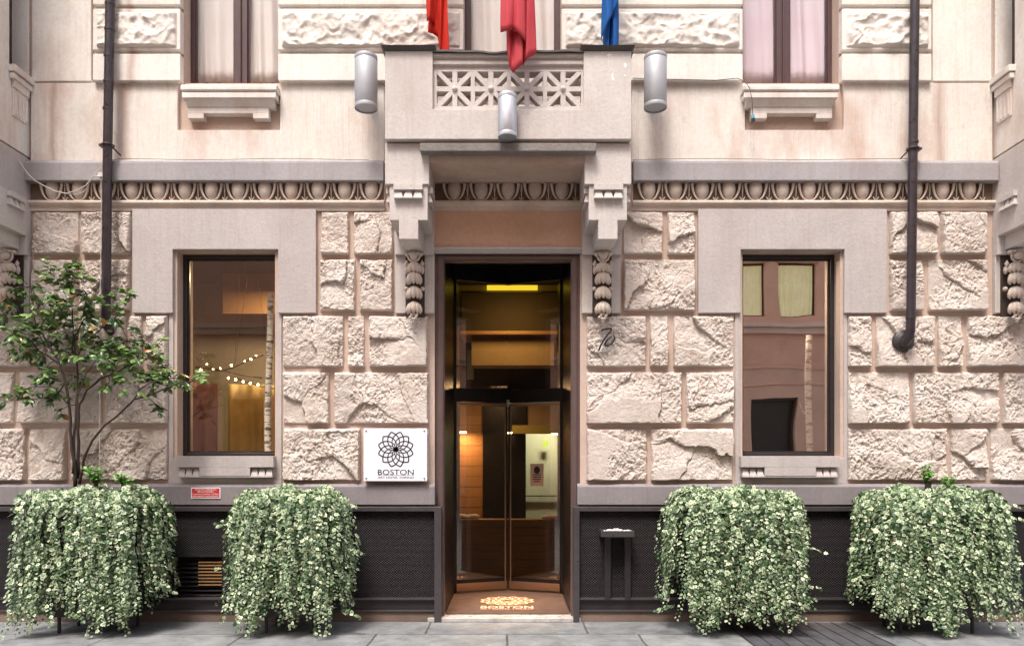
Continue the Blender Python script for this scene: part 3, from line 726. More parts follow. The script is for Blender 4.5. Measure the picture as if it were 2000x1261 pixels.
# wings at both ends ----------------------------------------------
for sg in (-1, 1):
    xi = 5.368; xo = WH
    bx = lambda a, b, y0, y1, z0, z1: (min(sg*a, sg*b), max(sg*a, sg*b), y0, y1, z0, z1)
    zb, zm = Z(396), Z(313)
    # grey band (side of the projecting wing)
    m = MB().box(*bx(xi, xo, -1.15, 0, zb, zm)); part(m, 'wing_band', 'grey' if sg < 0 else 'balcony', hotel, bevel=.006)
    m = MB().box(*bx(xi+.012, xo, -1.12, 0, zm, zm+.018)); part(m, 'wing_joint', 'orndark', hotel)
    # upper wing wall with a window opening in the side (y from -.33 to -.03)
    wz0 = Z(160, .0); wy0, wy1 = (-.36, -.04)
    m = MB()
    m.box(*bx(xi+.004, xo, -1.15, wy0, zm+.018, HT)); m.box(*bx(xi+.004, xo, wy0, 0, zm+.018, wz0)); m.box(*bx(xi+.004, xi+.36, wy1, 0, wz0, HT))
    m.box(*bx(xi+.36, xo, wy0, 0, wz0, HT))
    part(m, 'wing_wall', 'cream', hotel, bevel=.008)
    wf = part(MB().box(*bx(xi+.19, xi+.23, wy0, wy1, wz0, HT-5)), 'window', 'frame', hotel)
    part(MB().box(*bx(xi+.185, xi+.19, wy0+.03, wy1-.03, wz0+.03, HT-5.1)), 'pane', 'glassupper', wf)
    m = MB(); m.box(*bx(xi-.07, xi+.2, wy0-.02, wy1+.02, wz0-.07, wz0)); m.box(*bx(xi-.05, xi+.0, wy0-.01, wy1+.01, wz0-.14, wz0-.085)); m.box(*bx(xi-.03, xi+.0, wy0+.03, wy1-.03, wz0-.22, wz0-.14))
    m.box(*bx(xi-.012, xi+.004, wy0+.04, wy1-.04, wz0-.52, wz0-.22))
    for q in range(4): m.box(*bx(xi-.022, xi-.01, wy0+.06+q*.06, wy0+.09+q*.06, wz0-.50, wz0-.26))
    part(m, 'sill', 'cream', wf, bevel=.004)

# consoles + garlands ---------------------------------------------
def console(xc, hw, hs_, dfront, zt, zw, zs, wing=False):
    m = MB()
    m.prism([(xc-hw, zw), (xc-hs_, zw), (xc-hs_, zs), (xc+hs_, zs), (xc+hs_, zw), (xc+hw, zw), (xc+hw, zt), (xc-hw, zt)], -dfront, -.10)
    c = part(m, 'console_bracket', 'balcony', hotel, bevel=.005)
    # stone back slab behind the drop
    zr = Z(497, .1)
    b = MB()
    b2w = (xc-.22, xc+.21) if not wing else ((xc-hw, xc+.4) if xc > 0 else (xc-.4, xc+hw))
    b.box(b2w[0], b2w[1], -.10, 0, zr, zt)
    b.box(b2w[0], b2w[1], -.055, 0, Z(611, .06), zr)
    part(b, 'console_back', 'balcony', c, bevel=.005)
    dk = MB().box(xc-.105, xc+.105, -.075, -.05, Z(618, .07), Z(492, .07)); part(dk, 'drop_back', 'darkback', c)
    g = MB()
    # cap of leaves
    y = -.17; zt2 = zs - .005
    for k in range(-2, 3):
        g.ball((xc+k*.036, y-.02+.008*abs(k), zt2-.028-.006*abs(k)), .026, .04, .02, 8, 6)
    g.ball((xc+.0, y+.02, zt2-.07), .04, .05, .05, 10, 6)
    # boss with ring
    cz = Z(499, .2)
    g.ball((xc+.0, y-.03, cz), .044, .044, .044, 14, 10)
    t = [(xc+.062*math.cos(a), y-.01, cz+.062*math.sin(a)) for a in np.linspace(0, 2*PI, 20)]
    g.tube(t, .012, 6, cap=False)
    for sg in (-1, 1):
        g.ball((xc+sg*.085, y+.03, cz-.075), .03, .03, .045, 4, 2)
        g.ball((xc+sg*.085, y+.05, Z(526, .15)), .025, .03, .05, 5, 4)
        g.ball((xc+sg*.09, y+.05, Z(563, .15)), .03, .03, .025, 5, 4)
    # four bell flowers of pointed petals
    for (p0, p1, rr) in ((513, 533, .078), (531, 556, .084), (560, 584, .086), (590, 613, .084)):
        z0, z1 = Z(p1, .15), Z(p0, .15); h = z1 - z0
        for k in range(5):
            a = PI*(k+.5)/5; px_ = xc - rr*.78*math.cos(a); py_ = y + .03 - rr*.75*math.sin(a)
            g.tube([(xc-rr*.25*math.cos(a), y+.03-rr*.3*math.sin(a), z1), (xc-rr*.62*math.cos(a), y+.03-rr*.7*math.sin(a), z1-h*.3), (px_, py_-.006, z1-h*.62), (xc-rr*.86*math.cos(a), y+.03-rr*.78*math.sin(a), z1-h*.86), (xc-rr*.82*math.cos(a), y+.03-rr*.8*math.sin(a), z0-.004)],
                   [.012, .026, .031, .022, .004], 7)
    for i in range(9):
        a = i/9*PI*2; g.ball((xc+.045*math.cos(a)*(1 if i % 2 else .55), y-.012, Z(619, .15)+.028*math.sin(a)), .017, .017, .017, 8, 6)
    g.ball((xc, y-.005, Z(628, .15)), .016, .016, .016, 8, 6)
    part(g, 'carved_drop', 'orn', c, smooth=True)
    # triangular drops: front and the inner side
    o = MB()
    if not wing:
        drops(o, xc, Z(362.5, dfront), .30, dfront, 3, .055, .05)
        part(o, 'triangle_drops', 'balcony', c, bevel=.002); o = MB()
    for sg in (-1, 1):
        if wing and sg*xc > 0: continue
        for yy in ((-.42,) if not wing else (-.30, -.75)):
            Mx = Matrix.Translation((xc+sg*hw, yy, zt-.01)) @ Matrix.Rotation(sg*PI/2, 4, 'Z')
            drops_at(o, Mx, .26)
            part(o, 'triangle_drops', 'balcony', c, bevel=.002); o = MB()
    return c
dB = .62
ztc = Z(360, dB)
console(X(797.5, dB), .198, .10, .60, ztc, Z(430, .6), Z(467, .6))
console(X(1188, dB), .198, .10, .60, ztc, Z(430, .6), Z(467, .6))
for sg in (-1, 1):
    console(sg*5.52, .16, .085, 1.1, Z(396)-.001, Z(459, .134), Z(486, .14), wing=True)

# balcony ----------------------------------------------------------
bal = empty('balcony', (X(992, .6), -.3, Z(360, .6)), parent=hotel)
dF = .68
zc0, zc1 = Z(360, dB), Z(280, dB)
for a, b in ((752, 838), (1142, 1233)): part(MB().pb(a, b, 280, 360, dB, .0), 'corner_block', 'balcony', bal, bevel=.006)
m = MB(); m.box(X(838, dB), X(1142, dB), -(dB-.012), 0, Z(317, dB), zc1); part(m, 'lintel_beam', 'joint', bal)
part(MB().pb(820, 1165, 279, 295.5, .72, .5), 'stone_ledge', 'roughstone', bal, bevel=.008)
m = MB(); m.box(X(756, dB), X(1229, dB), -(dB-.03), 0, zc1, Z(272, dF)); part(m, 'joint_bed', 'joint', bal)
part(slab([(X(752, dF), X(1233, dF), Z(272, dF), Z(100, dF))], [(X(845, dF), X(1140, dF), Z(213, dF), Z(90, dF))], -dF, -dF+.26), 'parapet', 'balcony', bal, bevel=.006)
m = MB(); m.box(X(753, dF), X(1232, dF), -dF+.26, 0, Z(271.7, dF), Z(214, dF)); part(m, 'balcony_slab', 'balcony', bal)
zcap = Z(100, dF); zs0 = Z(213, dF)
for a, b in ((752, 845), (1140, 1233)):
    m = MB()
    x0, x1 = X(a, dF)-.035, X(b, dF)+.035
    m.add([(x0+.03, -dF-.0, zcap), (x1-.03, -dF, zcap), (x1-.03, -dF+.28, zcap), (x0+.03, -dF+.28, zcap), (x0, -dF-.05, zcap+.035), (x1, -dF-.05, zcap+.035), (x1, -dF+.3, zcap+.035), (x0, -dF+.3, zcap+.035)],
          [(0,3,2,1),(4,5,6,7),(0,1,5,4),(1,2,6,5),(2,3,7,6),(3,0,4,7)])
    part(m, 'lead_cap', 'lead', bal)
m = MB(); cr0 = random.Random(5)
for px, py, w_, h_ in ((1190, 108, .030, .012), (1176, 104, .008, .008), (1196, 150, .012, .05), (1199, 155, .010, .02), (1221, 128, .016, .028), (1221, 148, .012, .010)):
    x, z = X(px, dF), Z(py, dF); n_ = 9; pts = [(x+w_*math.cos(2*PI*k/n_)*cr0.uniform(.5, 1.1), z+h_*math.sin(2*PI*k/n_)*cr0.uniform(.6, 1.1)) for k in range(n_)]
    m.prism(pts, -dF-.0015, -dF+.001)
part(m, 'bare_plaster_chip', 'white', bal)['kind'] = 'stuff'
# top rail: moulded
xa, xb = X(845, dF), X(1140, dF)
zr0, zr1 = Z(135, dF-.03), Z(106, dF-.03)
m = MB().sweep([(dF-.22, zr0), (dF-.06, zr0), (dF-.06, zr0+.045), (dF-.03, zr0+.05), (dF-.03, zr0+.085), (dF-.05, zr0+.09), (dF-.05, zr0+.11), (dF-.015, zr0+.125), (dF-.015, zr1), (dF-.22, zr1)], xa, xb)
part(m, 'top_rail', 'balcony', bal, bevel=.003)
m = MB(); n = 24
for i in range(n+1):
    t = i/n; x = xa + (xb-xa)*t; sag = -.022*math.exp(-((t-.39)/.07)**2) + .004*math.sin(t*23)
    for (d_, z_) in ((dF+.012, zr1+.002), (dF+.012, zr1+.02), (dF-.24, zr1+.02), (dF-.24, zr1+.002)):
        m.v.append((x, -d_, z_+sag))
for i in range(n):
    for k in range(4):
        a = i*4+k; b = i*4+(k+1) % 4; m.f.append((a, b, b+4, a+4))
m.f.append((3, 2, 1, 0)); q = n*4; m.f.append((q, q+1, q+2, q+3))
part(m, 'lead_flashing', 'lead', bal)
# openwork screen: four panels of crossed bars with bosses
m = MB(); y0, y1 = -dF+.05, -dF+.16
zt_, zb_ = zr0, zs0+.001
m.box(xa, X(853, dF-.05), y0, y1, zb_, zt_); m.box(X(1135, dF-.05), xb, y0, y1, zb_, zt_)
ix0, ix1 = X(853, dF-.05), X(1135, dF-.05)
fz1, fz0 = Z(140, dF-.05), Z(207.5, dF-.05)
m.box(ix0, ix1, y0+.0008, y1, fz1, zt_); m.box(ix0, ix1, y0+.0008, y1, zb_, fz0)
pw = (ix1-ix0)/4; bz = (fz0+fz1)/2; bossc = []
gap = .022
for k in range(4):
    cx = ix0+(k+.5)*pw; bossc.append(cx)
    if k < 3: m.box(cx+pw/2-gap, cx+pw/2+gap, y0+.0004, y1, fz0, fz1)
    m.box(cx-.026, cx+.026, y0+.0012, y1-.001, fz0, fz1)
    m.box(cx-pw/2, cx+pw/2, y0+.0016, y1-.002, bz-.026, bz+.026)
    hx, hz = pw/2-gap*.5, (fz1-fz0)/2
    for sg in (-1, 1):
        dx, dz = hx*sg, hz; ln = math.hypot(dx, dz); nx_, nz_ = -dz/ln*.024, dx/ln*.024
        pts = [(cx-dx+nx_, bz-dz+nz_), (cx-dx-nx_, bz-dz-nz_), (cx+dx-nx_, bz+dz-nz_), (cx+dx+nx_, bz+dz+nz_)]
        m.prism(pts, y0+.002+.0006*sg, y1-.003)
scr = part(m, 'openwork_screen', 'balcony', bal, bevel=.002)
for cx in bossc:
    part(MB().ball((cx, y0-.004, bz), .028, .022, .028, 14, 8), 'boss', 'balcony', scr, smooth=True)
part(MB().box(X(754, dF), X(1231, dF), -dF+.17, 0, zs0+.0005, zs0+.03), 'balcony_floor', 'roughstone', bal)

# doorway ----------------------------------------------------------
part(MB().box(X(846, .02), X(1139, .02), -.02, 0, Z(486, .02), Z(403, .02)), 'door_lintel_panel', 'lintel', hotel)
part(MB().sweep([(0, Z(496)), (.03, Z(496)), (.06, Z(489)), (.06, Z(485)), (0, Z(485))], X(844), X(1140)), 'door_architrave', 'grey', hotel, bevel=.003)
dj = -.04
x0o, x1o = OD[0], OD[1]; zt = OD[3]
ix0d, ix1d, izt = X(868, -.06), X(1115, -.06), Z(510, -.06)
dr = empty('revolving_door', (0, .9, .06), parent=hotel)
m = slab([(x0o+.001, x1o-.001, .02, zt-.001)], [(ix0d, ix1d, -.1, izt)], .04, .16); part(m, 'outer_frame', 'jamb', dr, bevel=.005)
m = slab([(x0o+.035, x1o-.035, .02, zt-.03)], [(ix0d-.012, ix1d+.012, -.1, izt+.012)], .022, .04); part(m, 'frame_bead', 'jamb', dr, bevel=.004)
zf = .06
for q_ in ((ix0d-.05, ix0d, .16, 2.6, zf, 4.5), (ix1d, ix1d+.05, .16, 2.6, zf, 4.5), (ix0d, ix1d, .16, 2.6, 4.35, 4.5)): part(MB().box(*q_), 'passage_lining', 'black', dr)
# V-shaped glazed screen: edges at y=1.47, centre y=1.75
cxd = X(992, -1.75); ye, yc = 1.47, 1.75
def vpoly(mb, side, t0, t1, z0, z1, th=.04, off=0.0):
    xe = ix0d if side < 0 else ix1d
    def P(t, o): return (cxd + (xe-cxd)*t, yc + (ye-yc)*t + o)
    a = P(t0, off); b = P(t1, off); c = P(t1, off+th); d = P(t0, off+th)
    mb.add([(a[0], a[1], z0), (b[0], b[1], z0), (c[0], c[1], z0), (d[0], d[1], z0), (a[0], a[1], z1), (b[0], b[1], z1), (c[0], c[1], z1), (d[0], d[1], z1)],
           [(0,1,2,3),(7,6,5,4),(0,4,5,1),(1,5,6,2),(2,6,7,3),(3,7,4,0)])
zTop1, zTop0 = Z(545, -1.47), Z(757, -1.47); zL1, zL0 = Z(785, -1.47), .075
fr = MB()
for s_ in (-1, 1):
    vpoly(fr, s_, 0, 1.0, zTop1, 4.36, .08)
    vpoly(fr, s_, 0, 1.0, zL1+.01, zTop0, .08)
    vpoly(fr, s_, .955, 1.0, zTop0, zTop1, .08)
    vpoly(fr, s_, .955, 1.0, zf, zL1+.01, .08)
part(fr, 'screen_frame', 'black', dr)
for s_ in (-1, 1):
    g = MB(); vpoly(g, s_, 0.0, .955, zTop0, zTop1, .006, .03); part(g, 'transom_pane', 'glassdoor', dr)
    lf = MB(); vpoly(lf, s_, 0.02, .95, zL1-.035, zL1, .035, .01); vpoly(lf, s_, .02, .95, zL0, zL0+.10, .035, .01); vpoly(lf, s_, .035, .06, zL0+.10, zL1-.035, .035, .01)
    leaf = part(lf, 'door_leaf', 'copper', dr, bevel=.002)
    lk = MB(); vpoly(lk, s_, .01, .034, zL0+.0, zL1, .03, .015); vpoly(lk, s_, .06, .95, zL0+.10, zL0+.15, .03, .012); part(lk, 'rubber_edge', 'black', leaf)
    g = MB(); vpoly(g, s_, .06, .95, zL0+.15, zL1-.035, .008, .02); part(g, 'pane', 'glassdoor', leaf)
st = MB(); st.tube([(cxd, yc-.03, zL1-.04), (cxd, yc-.03, zL1+.05)], .02, 10); part(st, 'pivot', 'alu', dr)
part(MB().box(x0o-.07, x1o+.0, -.09, .2, .0, .045), 'threshold', 'marble', hotel, bevel=.006)
part(MB().box(ix0d, ix1d, .2, 2.0, .0, .046), 'passage_floor', 'mat', hotel)

# interior rooms ---------------------------------------------------
m = MB()
m.box(-WH, WH, 9.0, 9.3, 0, HT); m.box(-WH, -WH+.3, .42, 9, 0, HT); m.box(WH-.3, WH, .42, 9, 0, HT); m.box(-WH-.2, WH+.2, -1.3, 9.3, HT, HT+.3)
m.box(-WH+.3, WH-.3, .42, 9, 4.55, 4.8)
part(m, 'rear_shell', 'darkroom', hotel)
for a in (-1.9, 1.9): part(MB().box(a-.05, a+.05, .42, 9, 0, 4.55), 'partition_wall', 'darkroom', hotel)
part(MB().box(-WH+.3, WH-.3, 2.0, 9, -.1, .055), 'interior_floor', 'darkwood', hotel)
# lobby behind the door
def ib(px0, px1, py0, py1, d, th=.1):
    return MB().box(X(px0, d), X(px1, d), -d, -d+th, Z(py0, d), Z(py1, d))
lob = empty('lobby', (0, 3, 0), parent=hotel)
part(ib(860, 1120, 480, 571, -3.4, .3), 'rear_frieze', 'olive', lob)
part(ib(902, 1094, 571, 646, -3.2, .6), 'bulkhead', 'bulkhead', lob)
part(ib(899, 1095, 645.5, 653, -3.1, .8), 'bulkhead_ledge', 'wood', lob, bevel=.01)
part(ib(921, 1082, 653, 713, -3.3, .4), 'hanging_panel', 'tan', lob)
part(ib(860, 1130, 713, 790, -5.2, .1), 'back_wall', 'darkroom', lob)
part(ib(912, 925, 683, 740, -5.0, .05), 'back_window', 'palewall', lob)
m = MB()
for k in range(12): m.pb(860, 943, 790+k*20, 809.4+k*20, -5.0+.004*(k % 2), -5.1)
part(m, 'wood_wall', 'wood', lob)
part(ib(943, 1027, 790, 1030, -4.9, .1), 'dark_column', 'black', lob)
part(ib(1000, 1130, 830, 846, -4.5, .2), 'yellow_beam', 'olive', lob)
part(ib(1000, 1130, 760, 830, -5.0, .2), 'upper_wall', 'tan', lob)
part(ib(1027, 1130, 846, 1030, -6.0, .1), 'pale_wall', 'palewall', lob)
part(ib(1027, 1130, 967, 969, -5.9, .05), 'rail', 'darkwood', lob)
m = MB(); zc_ = Z(1014, -3.0)
for k in range(7):
    m.box(-1.8, 1.8, 3.0+.006*(k % 2), 3.25, .06+k*(zc_-.06)/7+.004, .06+(k+1)*(zc_-.06)/7)
part(m, 'reflected_step_counter', 'wood', lob, bevel=.004)  # boards stand in for the street steps reflected in the door
part(ib(951, 1050, 549, 566, -3.35, .03), 'light_slot', 'yellowglow', lob)
part(ib(1060, 1070, 861, 871, -5.8, .03), 'exit_light', 'exitglow', lob)
for px, py in ((903, 845), (1000, 846), (1085, 848)):
    t = MB(); x, z = X(px, -4.6), Z(py, -4.6); t.lathe([(.0, 0), (.07, 0), (.07, .02), (0, .02)], (x, 4.6, z), 16); part(t, 'downlight', 'spotglow', lob)
# string light room on the left
part(MB().box(-WH+.3, -1.95, 3.4, 3.5, 0, 4.55), 'room_back_wall', 'roomwall', hotel)
part(MB().box(X(440, -2.8), X(560, -2.8), 2.7, 2.75, Z(615, -2.8), Z(505, -2.8)), 'slatted_panel', 'wood', hotel)
part(MB().box(1.95, WH-.3, 3.4, 3.5, 0, 4.55), 'room_back_wall', 'darkroom', hotel)

def curtain(px0, px1, y, z0, z1, mat, name, label, cat, amp=.03, per=.11, seed=0, group=None):
    x0, x1 = X(px0, -y), X(px1, -y); n = max(20, int((x1-x0)/.012)); m = MB(); rows_ = 12
    for j in range(rows_+1):
        z = z0 + (z1-z0)*j/rows_
        for i in range(n+1):
            x = x0 + (x1-x0)*i/n
            ph = 2*PI*x/per + 1.3*math.sin(x*9+seed)
            m.v.append((x + .008*math.sin(ph*.5+j*.2), y + amp*math.sin(ph) + .012*math.sin(x*40+j*.35+seed), z))
    for j in range(rows_):
        for i in range(n):
            a = j*(n+1)+i; m.f.append((a, a+1, a+n+2, a+n+1))
    o = thing1(m, name, mat, label, cat, group, smooth=True)
    md = o.modifiers.new('thickness', 'SOLIDIFY'); md.thickness = .003
    return o
ztc_ = HT-5.05
curtain(365, 545, .265, Z(166, -.3), ztc_, 'curtain', 'curtain', 'white sheer curtain behind the upper left window', 'curtain', seed=1, per=.15, amp=.012)
curtain(905, 1095, .265, Z(215, -.3), ztc_, 'curtain', 'curtain', 'white sheer curtain behind the balcony window', 'curtain', seed=2, amp=.012, per=.3)
curtain(1450, 1640, .265, Z(166, -.3), ztc_, 'curtainpink', 'curtain', 'sheer curtain behind the upper right window, coloured pink for the reflection in the glass', 'curtain', seed=3, amp=.012, per=.2)
curtain(446, 540, 1.5, .1, Z(750, -1.5), 'curtainyellow', 'curtain', 'yellow curtain low in the left ground floor window', 'curtain', seed=4, per=.2)

curtain(366, 425, .75, .1, Z(748, -.75), 'rosereflection', 'curtain', 'dull rose cloth standing in for the pink wall reflected in the left ground floor window', 'curtain', seed=6, per=.16)  # added cloth in place of the pink wall's reflection
# birch poles in the windows
def birch(px, y, ztop, label, lean=0.0, seed=0):
    r_ = random.Random(seed); x = X(px, -y); pts = []; rd = []
    for i in range(13):
        t = i/12; pts.append((x + lean*t + .02*math.sin(t*7+seed), y + .01*math.sin(t*5), .4+(ztop-.4)*t)); rd.append(.042*(1-.15*t)+r_.uniform(-.002, .002))
    root = empty('birch_pole', (x, y, .4), label, 'birch pole')
    part(MB().tube(pts, rd, 12), 'trunk', 'birch', root, smooth=True)
    tw = MB()
    for i in (3, 5, 8):
        p = Vector(pts[i]); s_ = r_.choice((-1, 1)); tw.tube([p, p+Vector((s_*.07, -.02, .05)), p+Vector((s_*.12, -.03, .16))], [.008, .006, .003], 6)
    part(tw, 'twig', 'birch', root)
birch(526, .42, Z(572, -.42), 'straight birch pole inside the left ground floor window', 0, 1)
birch(1578, .42, Z(655, -.42), 'leaning birch pole inside the right ground floor window', .02, 5)
# string lights on a hoop
sl = empty('string_lights', (X(460, -.9), .9, Z(735, -.9)), 'warm string lights on dark hoops hanging inside the left window', 'string lights')
hp = MB(); bulbs = []
paths = [[(382, 717), (400, 714), (430, 722), (470, 732), (512, 738)], [(390, 716), (425, 722), (450, 715), (480, 700), (508, 690)], [(445, 733), (470, 742), (495, 750), (520, 754), (540, 757)]]
for q, pth in enumerate(paths):
    hp.tube([(X(a, -.9), .9+.12*q, Z(b, -.9)) for a, b in pth], .008, 8)
for a, b in ((392, 722), (452, 713), (446, 738), (460, 741), (475, 745), (489, 748), (504, 751), (490, 701), (404, 711), (430, 719), (478, 705), (500, 694), (416, 721)):
    bulbs.append((X(a, -.88), .88, Z(b, -.88)))
hp.tube([(X(470, -.9), .9, Z(500, -.9)), (X(455, -.9), .95, Z(715, -.9))], .002, 5); hp.tube([(X(490, -.9), .9, Z(500, -.9)), (X(455, -.9), .95, Z(715, -.9))], .002, 5); hp.tube([(X(500, -.9), .9, Z(520, -.9)), (X(525, -.9), .95, Z(715, -.9))], .002, 5)
part(hp, 'hoop', 'iron', sl, smooth=True)
for i, c in enumerate(bulbs):
    part(MB().ball(c, .013 if i < 8 else .007, .013, .013 if i < 8 else .007, 8, 6), 'bulb', 'bulb', sl)

def area_light(name, loc, size, power, c, rot=(0, 0, 0)):
    l = bpy.data.lights.new(name, 'AREA'); l.energy = power; l.size = size; l.color = c
    o = bpy.data.objects.new(name, l); col.objects.link(o); o.location = loc; o.rotation_euler = rot; return o
pl_ = area_light('passage_ceiling_lamp', (-.05, 0.8, 4.3), .12, 9, (1, .62, .35)); pl_.data.spread = R(38)
area_light('lobby_ceiling_lamp', (X(903, -4.7), 4.72, Z(843, -4.7)), .06, 9, (1, .62, .3))
area_light('lobby_middle_lamp', (-.2, 3.9, 3.0), .3, 9, (1, .66, .35))
area_light('lobby_rear_lamp', (.7, 5.2, 2.8), .3, 30, (.9, .95, .75))
area_light('panel_fill_light', (0, 2.45, 4.1), .4, 7, (1, .7, .3), (R(35), 0, 0))  # unseen fill added to brighten the hanging panel
area_light('room_ceiling_lamp', (-3.2, 1.9, 4.3), .5, 38, (1, .76, .44))

area_light('right_room_lamp', (3.0, .75, 4.2), .2, 22, (1, .8, .6))
# ------------------------------------------------------------------ downpipes
def downpipe(pts, label, extra=None, collars=(), brackets=()):
    root = empty('downpipe', pts[-1], label, 'downpipe')
    part(MB().tube(pts, .048, 18), 'pipe', 'pipe', root, smooth=True)
    c = MB()
    for (x, y, z) in collars: c.tube([(x, y, z-.012), (x, y, z+.012)], .0525, 18)
    if collars: part(c, 'collar', 'castiron', root)
    for (x, y, z, s_) in brackets:
        b = MB(); b.tube([(x+.062*math.cos(a), y+.062*math.sin(a), z) for a in np.linspace(0, 2*PI, 20)], .009, 6)
        b.box(x-s_*.03, x-s_*.09, y-.02, y+.08, z-.012, z+.012); b.tube([(x+s_*.05, y, z-.02), (x+s_*.09, y+.1, z-.07)], .008, 6)
        part(b, 'bracket', 'castiron', root)
    return root
d_ = .19
zb_ = Z(640, d_)
lp = [(X(215, d_), -d_, HT-.5), (X(215, d_), -d_, Z(0, d_)), (X(210, d_), -d_, Z(300, d_)), (X(207, d_), -d_, Z(620, d_))]
dp1 = downpipe(lp + [(X(207, d_), -d_+.02, Z(636, d_)), (X(207, d_), -.02, Z(650, d_))], 'dark brown downpipe left of the ground floor window, ending behind the small tree',
         collars=[(X(215-.02*p, d_), -d_, Z(p, d_)) for p in (8, 58, 110, 160, 213)], brackets=[(X(210.5, d_), -d_, Z(284, d_), 1)])
rp = [(X(1787, d_), -d_, HT-.5), (X(1787, d_), -d_, Z(0, d_)), (X(1783, d_), -d_, Z(300, d_)), (X(1779.5, d_), -d_, Z(600, d_)), (X(1778, d_), -d_, Z(648, d_)), (X(1777, d_), -d_+.015, Z(658, d_)), (X(1774, d_), -d_+.05, Z(667, d_)), (X(1769, d_), -.03, Z(669, d_))]
dp2 = downpipe(rp, 'dark brown downpipe right of the ground floor windows, ending in a round flange',
         collars=[(X(1778.7, d_), -d_, Z(620, d_)), (X(1784, d_), -d_, Z(278, d_))], brackets=[(X(1783, d_), -d_, Z(291, d_), -1)])
fl = MB(); cc = (X(1767, .1), 0, Z(665, .1))
for i, (r_, y) in enumerate(((.118, -.05), (.122, -.085), (.10, -.10), (.085, -.102), (.075, -.112), (.05, -.115), (0.001, -.115))):
    for k in range(28):
        a = 2*PI*k/28; fl.v.append((cc[0]+r_*math.cos(a), y, cc[2]+r_*math.sin(a)))
for i in range(6):
    for k in range(28): fl.f.append((i*28+k, i*28+(k+1) % 28, (i+1)*28+(k+1) % 28, (i+1)*28+k))
part(fl, 'flange', 'castiron', dp2, smooth=True)

# ------------------------------------------------------------------ wall lamps
def lamp(px, py0, py1, wpx, d, label, mat):
    x = X(px, d); z0, z1 = Z(py1, d), Z(py0, d); r_ = wpx/2*(D-d)/F
    root = empty('wall_lamp', (x, -d, z0), label, 'wall lamp', 'cylindrical wall lamps')
    y = -d
    part(MB().lathe([(r_*.99, .045), (r_, .047), (r_, z1-z0-.045), (r_*.99, z1-z0-.043)], (x, y, z0), 40), 'shade', mat, root, smooth=True)
    for (a, c) in ((0, .042), (z1-z0-.04, z1-z0)):
        part(MB().lathe([(r_*1.0, a), (r_*1.015, a+.006), (r_*1.015, c-.006), (r_*1.0, c)], (x, y, z0), 40), 'end_ring', mat, root, smooth=True)
    part(MB().lathe([(0, .015), (r_*.96, .015), (r_*.97, .0), (r_, .0)], (x, y, z0), 40), 'lens', 'alu', root)
    part(MB().lathe([(0, z1-z0-.02), (r_, z1-z0-.02)], (x, y, z0), 40), 'top_lens', 'railmetal', root)
    b = MB(); yb = 0.0 if d < .6 else -dF
    b.box(x-.04, x+.04, y+r_*.9, yb, (z0+z1)/2-.06, (z0+z1)/2+.06); part(b, 'bracket', 'railmetal', root, bevel=.004)
lamp(715, 111, 213, 44, .36, 'grey cylinder wall lamp left of the balcony', 'alu')
lamp(1280, 110, 212, 44, .36, 'grey cylinder wall lamp right of the balcony', 'alu')
lamp(991, 186, 269, 37, dF+.115, 'shiny silver cylinder lamp on the front of the balcony', 'alupolished')

# ------------------------------------------------------------------ flags
def flag(cols, ztop, d, mat, label, seed):
    """cols: list of (px, depth offset, bottom py) columns of the hanging folds"""
    n = 6; m = MB(); rows_ = 26; C2 = []
    for i in range(len(cols)-1):
        for k in range(n):
            t = k/n; C2.append(tuple(cols[i][q]*(1-t)+cols[i+1][q]*t for q in range(3)))
    C2.append(cols[-1])
    W = len(C2)
    for j in range(rows_+1):
        s_ = j/rows_
        for i, (px, do, pb_) in enumerate(C2):
            zb = Z(pb_, d); z = ztop + (zb-ztop)*s_
            pinch = .86 + .14*s_
            xc = X(sum(c[0] for c in cols)/len(cols), d)
            m.v.append((xc + (X(px, d)-xc)*pinch + .010*math.sin(s_*7+i*.35+seed), -d - do*(.7+.3*s_) + .008*math.sin(s_*9+i*.5+seed), z))
    for j in range(rows_):
        for i in range(W-1):
            a = j*W+i; m.f.append((a, a+1, a+W+1, a+W))
    return m
def add_flag(name, sheets, mat, label, pole_px, d):
    zt = 7.9; root = empty('flag', (X(pole_px, d), -d, Z(100, d)), label, 'flag', 'flags hanging over the balcony')
    for i, c in enumerate(sheets):
        o = part(flag(c, zt, d + (.0 if i else .05), mat, label, i*2.1+pole_px), 'cloth', mat, root, smooth=True)
        s = o.modifiers.new('thickness', 'SOLIDIFY'); s.thickness = .003
    pole = MB().tube([(X(pole_px, d), -.02, 7.35), (X(pole_px, d), -d-.25, 8.35)], .016, 10)
    part(pole, 'pole', 'railmetal', root, smooth=True)
add_flag('flag', [[(832, .0, 43), (840, .06, 46), (848, .0, 44), (846, -.05, 45), (851, -.06, 47)],
                  [(836, -.02, 62), (846, .03, 68), (853, -.02, 72), (860, .05, 100), (866, -.01, 125), (877, .03, 130)]], 'flagred', 'bright red folded flag hanging behind the balcony rail on the left', 855, .42)
add_flag('flag', [[(979, .0, 63), (990, .05, 66), (1003, .01, 62), (1012, .05, 68), (1024, .02, 84), (1026, -.03, 80)],
                  [(988, -.02, 95), (994, .03, 128), (1003, .0, 143), (1018, .05, 132), (1022, -.03, 128), (1031, .04, 120), (1046, .0, 104)]], 'flagpink', 'rose red flag hanging in front of the balcony balustrade', 1010, .84)
add_flag('flag', [[(1176, .0, 78), (1184, .06, 52), (1196, .02, 30), (1208, .04, 10)],
                  [(1178, -.02, 120), (1186, .03, 130), (1193, -.03, 128), (1199, .04, 130), (1207, .0, 125)]], 'flagblue', 'dark blue twisted flag hanging behind the right balcony pier', 1192, .42)

